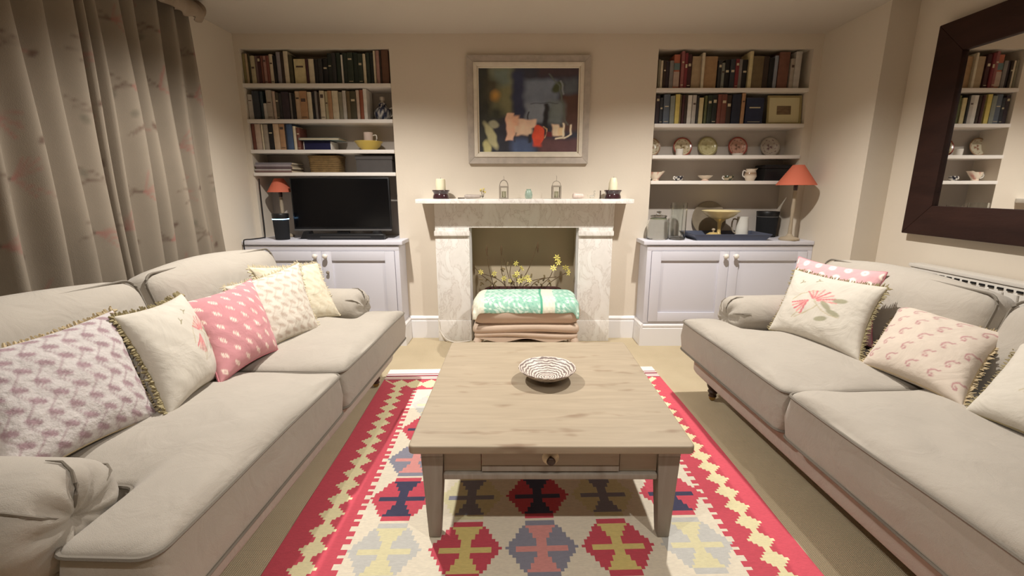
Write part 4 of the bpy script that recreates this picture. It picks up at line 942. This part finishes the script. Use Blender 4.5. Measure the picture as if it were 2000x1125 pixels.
def cable(name, pts, r, m, label):
    o = MB().tube(catmull(pts, 8), r, 8).build(name, m); tag(o, label, 'cable')
cable('cable', [(-2.095, 3.72, 1.34), (-2.093, 3.71, 1.1), (-2.09, 3.70, .885), (-2.085, 3.66, .869), (-2.11, 3.54, .869), (-2.12, 3.475, .873), (-2.122, 3.452, .862), (-2.12, 3.446, .8), (-2.118, 3.446, .72)], .0045, 'black', 'thin black cable hanging over the left worktop edge')
cable('cable', [(-.655, 3.575, .19), (-.645, 3.57, .1), (-.6, 3.562, .03), (-.53, 3.545, .007), (-.46, 3.55, .007), (-.40, 3.57, .007)], .005, 'cable_w', 'white cable trailing at the left foot of the fireplace')

# ------------------------------------------------------------------ things in the right alcove
z = SH_R[1]
t = thing('small_framed_print', 'small framed print with wide cream mount on the second right shelf', 'picture', (2.105, 3.725, z+.001)); t.rotation_euler = (math.radians(-7), 0, 0)
fr = mat('dull_gold_frame', S(158,144,100), .6, .2, 60, .1, 30); hw = .135; hh = .109; L_ = []; frame_ring(L_, (hw, hh), (hw-.014, hh-.014), -.008, .006)
for q, a, b in L_: MB().prism([(x, y+hh) for x, y in q], a, b, 'y').build('frame_rail', fr, t, bevel=.0015)
MB().box(-hw+.013, hw-.013, 0, .004, .013, 2*hh-.013).build('mount', mat('cream_mount', S(214,204,162), .9), t)
MB().box(-.055, .055, -.0015, .0005, .075, .14).build('print', mat('sepia_print', S(120,100,76), .9, 0, 1, .5, 30, stretch=(.3,1,1.5)), t)
# standing plates
z = SH_R[2]
def plate(x, r, label, rim, mid, spot, y=3.872):
    t = thing('plate', label, 'plate', (x, y, z+.001), 0, 'plates on the third right shelf'); t.rotation_euler = (math.radians(-14), 0, 0)
    n, k = 16, 48; V = []; F = []; C = []
    prof = [(0, 0), (.2, 0), (.4, 0), (.55, 0), (.62, -.003), (.68, -.008), (.74, -.011), (.82, -.013), (.9, -.015), (.94, -.016), (.97, -.0165), (1.0, -.016), (1.0, -.012), (.7, -.003), (.55, .006), (.0, .006)]
    for q, yy_ in prof:
        for j in range(k):
            a = 2*PI*j/k; V.append((r*q*math.cos(a), yy_, r+r*q*math.sin(a)))
            wv = math.sin(a*7)*math.sin(q*19); C.append(tuple(hexs(*(rim if q > .88 else (spot if (q < .38 and math.sin(a*3+q*9) > -.1) or (.55 < q < .85 and wv > .62) else mid))))+(1,))
    for i in range(len(prof)-1):
        for j in range(k): F.append((i*k+j, i*k+(j+1) % k, (i+1)*k+(j+1) % k, (i+1)*k+j))
    MB().add(V, F).build('dish', 'ceramic', t, cols=C)
    MB().tube([(-.03, -.03, .001), (0, -.012, .004), (0, .012, .02), (0, .016, .05)], .002, 5).tube([(.03, -.03, .001), (0, -.012, .004)], .002, 5).build('plate_stand', 'brass', t)
plate(1.112, .076, 'brown rimmed plate partly hidden at the left end of the plate row', (150,118,90), (206,196,170), (140,80,60), 3.855)
plate(1.378, .078, 'plate with dark red rim and brown landscape, behind white cup', (150,64,54), (214,200,168), (120,98,64))
plate(1.587, .081, 'pale olive green plate in the middle of the plate row', (148,138,92), (206,198,152), (170,158,110))
plate(1.839, .08, 'plate with dark red rim and pink centre in the plate row', (150,64,56), (206,160,140), (110,80,62))
plate(2.107, .08, 'grey glazed plate with purple marks at right end of plate row', (176,164,150), (196,184,170), (112,78,84))
o = MB().lathe([(.0,.0),(.026,.0),(.028,.004),(.031,.055),(.028,.055),(.025,.008),(.0,.006)], 22).build('cup', 'plainwhite', loc=(1.328, 3.80, z+.001)); tag(o, 'small white cup in front of the red rimmed landscape plate', 'cup')
o = MB().lathe([(.0,.0),(.03,.0),(.033,.003),(.045,.018),(.043,.019),(.03,.006),(.0,.005)], 22).build('saucer', 'plainwhite', loc=(1.80, 3.79, z+.001)); tag(o, 'small white saucer in front of the pink centred plate', 'saucer')
# small china on the lowest right shelf
z = SH_R[3]
def jug(name, label, cat, loc, prof, sx, cols, spout, handle, rot=0):
    t = thing(name, label, cat, (loc[0], loc[1], z+.001), rot, 'small china on the lowest right shelf')
    mb = MB().lathe(prof, 30, sx=sx, sy=.8)
    H_ = max(p[1] for p in prof); V = []
    for (x, y, q) in mb.v:
        f = max(0, (q/H_-.55)/.45); V.append((x+(spout*f*f if x > 0 else 0)*(abs(x)/.06), y, q+(.25*spout*f*f if x > .03 else 0)))
    mb.v = V; mb.build('body', 'ceramic', t, cols=ceramic_cols(mb, cols))
    if handle: MB().tube(catmull([(-handle*.85, 0, H_*.8), (-handle*1.35, 0, H_*.85), (-handle*1.4, 0, H_*.45), (-handle*.8, 0, H_*.25)], 6), .0045, 8).build('handle', 'plainwhite', t)
    return t
pk = lambda x, y, z: hexs(200,140,124) if math.sin(x*120)*math.sin(z*140+y*60) > .45 else hexs(228,212,190)
jug('sauce_boat', 'cream and pink sauce boat at left end of lowest right shelf', 'sauce boat', (1.145, 3.80), [(.0,.0),(.028,.0),(.03,.006),(.026,.012),(.046,.04),(.05,.07),(.046,.07),(.04,.04),(.0,.018)], 1.0, pk, .035, .045)
jug('cream_jug', 'tiny black and white patterned creamer, second from left on lowest shelf', 'creamer', (1.335, 3.79), [(.0,.0),(.02,.0),(.03,.012),(.03,.026),(.026,.038),(.023,.038),(.026,.026),(.0,.008)], 1.1, lambda x, y, z: hexs(26,26,40) if math.sin(x*160)*math.sin(z*200+y*90) > -.1 else hexs(220,214,204), .02, .03)
jug('oval_dish', 'shallow cream footed dish in the middle of lowest right shelf', 'dish', (1.553, 3.79), [(.0,.0),(.03,.0),(.03,.006),(.022,.012),(.05,.03),(.062,.042),(.059,.043),(.045,.032),(.0,.018)], 1.0, lambda x, y, z: hexs(206,168,150) if z < .012 else hexs(226,210,188), 0, 0)
jug('cream_jug', 'small green and black creamer beside the footed dish', 'creamer', (1.745, 3.79), [(.0,.0),(.02,.0),(.034,.014),(.036,.028),(.03,.042),(.027,.042),(.03,.028),(.0,.008)], 1.1, lambda x, y, z: hexs(60,66,48) if math.sin(x*110+1)*math.sin(z*150) > -.05 else hexs(190,170,140), .022, .034)
jug('milk_jug', 'cream milk jug with brown bands beside the black box', 'jug', (1.925, 3.79), [(.0,.0),(.034,.0),(.038,.01),(.05,.035),(.046,.06),(.036,.078),(.042,.095),(.039,.095),(.033,.078),(.042,.05),(.0,.012)], 1.0, lambda x, y, z: hexs(150,120,92) if .052 < z < .062 or .026 < z < .03 else hexs(222,206,184), .022, .045)
t = thing('black_box', 'matt black box at right end of lowest right shelf', 'box', (2.11, 3.795, z+.001))
MB().box(-.105, .105, -.075, .085, 0, .095).build('body', 'black', t, bevel=.006); MB().box(-.108, .108, -.078, .088, .095, .125).build('lid', 'black', t, bevel=.008)
# worktop: glass jar, two glass vases, tray with its things
gz = CT+.001
t = thing('glass_jar', 'wide clear glass storage jar at left end of right worktop', 'jar', (1.135, 3.61, gz))
MB().lathe([(.0,.0),(.08,.0),(.086,.008),(.086,.13),(.076,.15),(.06,.162),(.06,.175),(.057,.175),(.056,.16),(.072,.147),(.082,.128),(.082,.012),(.0,.006)], 36).build('body', 'glass', t, ang=50)
MB().lathe([(.0,.176),(.062,.176),(.066,.184),(.06,.19),(.02,.194),(.014,.205),(.02,.22),(.0,.226)], 28).build('lid', 'glass', t, ang=50)
MB().lathe([(.061,.16),(.0635,.16),(.0635,.168),(.061,.168)], 28, closed=True).build('seal', mat('olive_seal', S(120,124,96), .6), t)
for x, y, r, h, lb in ((1.285, 3.585, .062, .29, 'taller clear glass cylinder vase beside the glass jar'), (1.323, 3.735, .055, .265, 'clear glass cylinder vase at the left edge of the tray')):
    o = MB().lathe([(.0,.0),(r,.0),(r,h),(r-.003,h),(r-.003,.014),(.0,.012)], 32).build('glass_vase', 'glass', loc=(x, y, gz), ang=50); tag(o, lb, 'vase', 'glass cylinder vases')
t = thing('serving_tray', 'slate blue rectangular tray on the right worktop', 'tray', (1.71, 3.62, gz))
MB().box(-.29, .25, -.11, .16, 0, .006).build('tray_base', 'tray', t)
for q in ([(-.29,-.11),(.25,-.11),(.285,-.135),(-.325,-.135)], [(.25,.16),(-.29,.16),(-.325,.185),(.285,.185)], [(-.29,.16),(-.29,-.11),(-.325,-.135),(-.325,.185)], [(.25,-.11),(.25,.16),(.285,.185),(.285,-.135)]):
    a, b, c_, d = q; th = .005
    V = [(a[0],a[1],0),(b[0],b[1],0),(c_[0],c_[1],.045),(d[0],d[1],.045),(a[0],a[1],th),(b[0],b[1],th),(c_[0],c_[1],.045+th),(d[0],d[1],.045+th)]
    MB().add(V, [(0,1,2,3),(7,6,5,4),(0,4,5,1),(1,5,6,2),(2,6,7,3),(3,7,4,0)]).build('tray_side', 'tray', t, smooth=False)
ty = gz+.007
t = thing('cake_stand', 'cream and gold pedestal dish standing on the tray', 'cake stand', (1.66, 3.68, ty))
MB().lathe([(.0,.0),(.06,.0),(.06,.006),(.03,.014),(.016,.03),(.013,.08),(.018,.12),(.05,.15),(.0,.15)], 32).build('pedestal', 'gold', t)
MB().lathe([(.0,.15),(.06,.15),(.1,.17),(.14,.205),(.148,.215),(.142,.218),(.1,.182),(.05,.162),(.0,.16)], 40).build('dish', mat('cream_lustre', S(226,210,160), .25, coat=.4), t)
t = thing('round_platter', 'greyish brown round platter standing behind the pedestal dish', 'plate', (1.655, 3.865, gz)); t.rotation_euler = (math.radians(-8), 0, 0)
MB().lathe([(.0,.004),(.08,.004),(.105,-.004),(.145,-.010),(.147,-.006),(.11,.004),(.0,.012)], 48, (0, 0, .147), axis='y').build('dish', mat('greyish_glaze', S(138,126,108), .4, .1, 20, .1, 12), t)
t = thing('gold_lid', 'small domed gold lid with knob on the tray front', 'lid', (1.575, 3.588, ty))
MB().lathe([(.0,.0),(.062,.0),(.064,.006),(.055,.03),(.03,.048),(.0,.052)], 32).build('dome', 'gold', t); MB().lathe([(.006,.05),(.006,.058),(.014,.068),(.012,.078),(.0,.082)], 16).build('knob', 'stonewash', t)
t = thing('pitcher', 'tall pale grey pitcher with dark handle on the tray', 'jug', (1.83, 3.645, ty))
MB().lathe([(.0,.0),(.05,.0),(.052,.006),(.046,.09),(.042,.15),(.044,.168),(.041,.168),(.039,.15),(.042,.09),(.0,.01)], 30).build('body', mat('pale_grey_glaze', S(206,204,196), .3, coat=.3), t)
MB().tube(catmull([(-.04,0,.145),(-.075,0,.15),(-.085,0,.1),(-.07,0,.05),(-.047,0,.04)], 6), .006, 8).build('handle', 'lantern', t)

# ------------------------------------------------------------------ mantelpiece things
mz = 1.185; my = 3.545
for x, lb, hh_, taper in ((-.593, 'ivory pillar candle in dark pot at the left end of the mantelpiece', .085, .96), (.745, 'ivory candle in dark pot at the right end of the mantelpiece', .092, .62)):
    t = thing('candle_pot', lb, 'candle', (x, my, mz), 0, 'candles at the ends of the mantelpiece')
    MB().lathe([(.0,.0),(.06,.0),(.064,.004),(.062,.02),(.055,.036),(.06,.05),(.068,.06),(.066,.066),(.052,.066),(.05,.04),(.0,.038)], 32).build('pot', 'aubergine', t)
    MB().lathe([(.0,.04),(.038,.04),(.038*(.5+.5*taper)+.001,.066+hh_*.6),(.036*taper,.066+hh_*.95),(.03*taper,.066+hh_),(.0,.064+hh_)], 26).build('wax', 'candle', t)
    MB().tube([(0,0,.06+hh_), (.001,0,.07+hh_), (.003,0,.076+hh_)], .0012, 5).build('wick', 'black', t)
def lantern(x, lb, h, arch):
    t = thing('lantern', lb, 'lantern', (x, my, mz), 0, 'small lanterns on the mantelpiece'); a = .036; b = .034
    MB().box(-a, a, -b, b, 0, .008).build('base', 'lantern', t, bevel=.001); MB().box(-a, a, -b, b, h-.012, h).build('top', 'lantern', t, bevel=.002)
    for sx in (-1, 1):
        for sy in (-1, 1): MB().box(*sorted((sx*a, sx*(a-.012))), *sorted((sy*b, sy*(b-.01))), .008, h-.012).build('corner_post', 'lantern', t)
        MB().box(*sorted((sx*(a-.003), sx*(a-.005))), -b+.008, b-.008, .008, h-.012).build('pane', 'glass', t)
    MB().box(-a+.008, a-.008, -b+.003, -b+.005, .008, h-.012).build('pane', 'glass', t)
    MB().lathe([(.0,.009),(.017,.009),(.017,.055),(.0,.057)], 18).build('tealight', 'candle', t)
    n = 14; MB().tube([(-(a-.004)*math.cos(PI*k/n), 0, h+(.045 if arch else .034)*math.sin(PI*k/n)) for k in range(n+1)], .0035 if arch else .0022, 7).tube([(0,0,h+(.045 if arch else .034)), (.002,0,h+.06), (-.001,0,h+.075)], .0015, 5).build('hanging_loop', 'lantern', t)
lantern(-.103, 'grey lantern with thick arched loop, left of the green glass', .096, True)
lantern(.305, 'grey square lantern with thin wire loop, right of the green glass', .1, False)
shell = mat('grey_shell', S(170,158,148), .5, .4, 60, .15, 30); shell2 = mat('pink_shell', S(218,200,188), .4, .3, 50, .1, 30)
def stone(name, label, cat, x, sx, sy, sz, m, seed):
    rr = random.Random(seed); mb = softbox(sx, sy, sz, min(sx, sy, sz)*.49, 10, fn=lambda x, y, z: (x*(1+.1*math.sin(z*40+seed)), y*(1+.12*math.sin(x*50+seed)), z*(1-.35*x/sx)))
    zmin = min(v[2] for v in mb.v); mb.v = [(a, b, c-zmin) for a, b, c in mb.v]; o = mb.build(name, m, loc=(x, my, mz), ang=80); tag(o, label, cat)
stone('flat_stone', 'flat grey stone beside the left candle on the mantelpiece', 'stone', -.345, .12, .06, .03, shell, 1)
stone('driftwood_chip', 'thin dark chip of wood beside the flat grey stone', 'driftwood', -.435, .05, .025, .008, 'darkwood', 2)
stone('sea_shell', 'pale pink shell between right lantern and right candle', 'shell', .476, .1, .06, .04, shell2, 4)
t = thing('sprig', 'small yellow sprig in a tiny clear holder on the mantelpiece', 'flower', (-.268, my, mz))
MB().lathe([(.0,.0),(.014,.0),(.015,.004),(.009,.02),(.012,.03),(.010,.03),(.007,.018),(.0,.004)], 16).build('holder', 'glass', t)
for k in range(5):
    a = k*1.3; p = (.018*math.cos(a), .012*math.sin(a), .05+.006*k); MB().tube(catmull([(0,0,.006), (p[0]*.4, p[1]*.4, .03), p], 4), .0013, 5).build('stalk', 'stem', t)
    softbox(.016, .012, .016, .005, 4, c=p).build('bud', mat('sprig_yellow', S(206,190,120), .7), t)
o = MB().lathe([(.0,.0),(.022,.0),(.028,.008),(.03,.03),(.026,.055),(.018,.066),(.02,.073),(.017,.073),(.015,.066),(.022,.054),(.026,.03),(.0,.008)], 24).build('glass_tealight', mat('pale_green_glass', S(206,226,212), .15, trans=.6), loc=(.09, my, mz)); tag(o, 'pale green glass pot in the middle of the mantelpiece', 'pot')
t = thing('glass_bird', 'little clear glass bird near the right candle', 'ornament', (.585, my, mz))
softbox(.036, .02, .024, .01, 8, c=(0, 0, .014)).build('body', 'glass', t); MB().tube(catmull([(.012,0,.02), (.02,0,.04), (.016,0,.056), (.024,0,.058)], 5), [.007]*6+[.006]*5+[.003]*5, 8).build('neck', 'glass', t); MB().prism([(-.016,.016),(-.04,.034),(-.034,.012)], -.003, .003, 'y').build('tail', 'glass', t)
t = thing('incense_holder', 'slim dark upright tag leaning beside the right candle', 'ornament', (.648, my, mz))
MB().box(-.005, .005, -.015, .015, 0, .008).build('foot', 'darkwood', t); MB().box(-.004, .004, -.006, .006, .008, .062).build('upright', 'darkwood', t, bevel=.001)

# ------------------------------------------------------------------ dried grasses and yellow flowers in the hearth
t = thing('flower_basket', 'dark basket of dried stems and yellow star flowers inside the fireplace', 'flowers', (.05, 3.70, 0))
for k in range(9): MB().tube([(a, b, .02+k*.048) for a, b in rrect(-.26-.006*k, .26+.006*k, -.08, .09, .05, 4)], .027, 8, True).build('woven_band', 'brownpot', t)
MB().prism(rrect(-.25, .25, -.07, .08, .05, 4), 0.001, .012, 'z').build('base', 'brownpot', t)
frnd = random.Random(4)
def at_local(px, pz, y=3.66): return (px-.05, y-3.70, pz)
stems = [((.02,.46),(.1,.62),(.17,.82)), ((-.2,.46),(-.235,.62),(-.25,.79)), ((-.1,.46),(-.13,.6),(-.13,.79)), ((-.05,.46),(-.08,.58),(-.11,.70)), ((-.02,.46),(-.06,.56),(-.04,.69)), ((-.2,.47),(-.3,.56),(-.36,.63)), ((.12,.46),(.2,.52),(.33,.54)), ((.05,.46),(.1,.5),(.22,.53)), ((.2,.46),(.28,.55),(.32,.70)), ((.25,.46),(.33,.53),(.42,.58)), ((-.1,.46),(-.18,.53),(-.3,.57)), ((0,.46),(.0,.54),(.03,.62))]
for a, b, c_ in stems: MB().tube(catmull([at_local(a[0], a[1]-.1), at_local(*a), at_local(b[0], b[1], 3.655), at_local(c_[0], c_[1], 3.66)], 5), .0032, 6).build('stem', 'stem', t)
for (x, q), dx in ((stems[0][2], .02), (stems[1][2], 0), (stems[2][2], -.01), (stems[5][2], -.03)):
    MB().lathe([(.0,-.07),(.006,-.05),(.009,-.01),(.006,.02),(.0,.03)], 8, at_local(x, q-.01)).build('seed_head', 'stem', t)
for k in range(26):
    x = frnd.uniform(-.33, .28); q = frnd.uniform(.47, .66) if -.15 < x < .05 else frnd.uniform(.46, .56); c_ = at_local(x, q, frnd.uniform(3.63, 3.68)); a = frnd.uniform(0, 6)
    softbox(.035, .008, .014, .0038, 4, c=(0,0,0)).build('leaf', mat('dried_leaf', S(120,104,74), .9) if k == 0 else bpy.data.materials['dried_leaf'], t, loc=c_).rotation_euler = (frnd.uniform(-.5,.5), a, frnd.uniform(-.6,.6))
petal = MB()
for k in range(6):
    a = 2*PI*k/6; d = Vector((math.cos(a), 0, math.sin(a))); e = Vector((-math.sin(a), 0, math.cos(a)))
    pts = [d*.004, d*.016+e*.006, d*.033+Vector((0,-.004,0)), d*.016-e*.006]; petal.add(pts+[p+Vector((0,.002,0)) for p in pts], [(0,1,2,3),(7,6,5,4),(0,4,5,1),(1,5,6,2),(2,6,7,3),(3,7,4,0)])
pm = petal.build('flower', 'petal', t, smooth=False); cm_ = MB().lathe([(.0,-.006),(.005,-.005),(.006,0),(.0,.002)], 8, axis='y').build('flower_centre', 'gold', pm)
fl = [(.327,.708),(.34,.668),(.30,.622),(.40,.625),(.425,.585),(-.01,.66),(.04,.62),(-.02,.555),(.0,.575),(.055,.53),(-.06,.515),(-.19,.575),(-.30,.588),(-.11,.535),(.085,.545),(.02,.515),(.1,.52)]
for k, (x, q) in enumerate(fl):
    if k == 0: f_, g_ = pm, cm_
    else:
        f_ = pm.copy(); link(f_, t); g_ = cm_.copy(); link(g_, f_)
    f_.location = at_local(x, q, 3.625); f_.rotation_euler = (frnd.uniform(-.6,.6), frnd.uniform(0,3), frnd.uniform(-.6,.6)); sc_ = 1.0 if k < 5 else frnd.uniform(.6, .9); f_.scale = (sc_,)*3
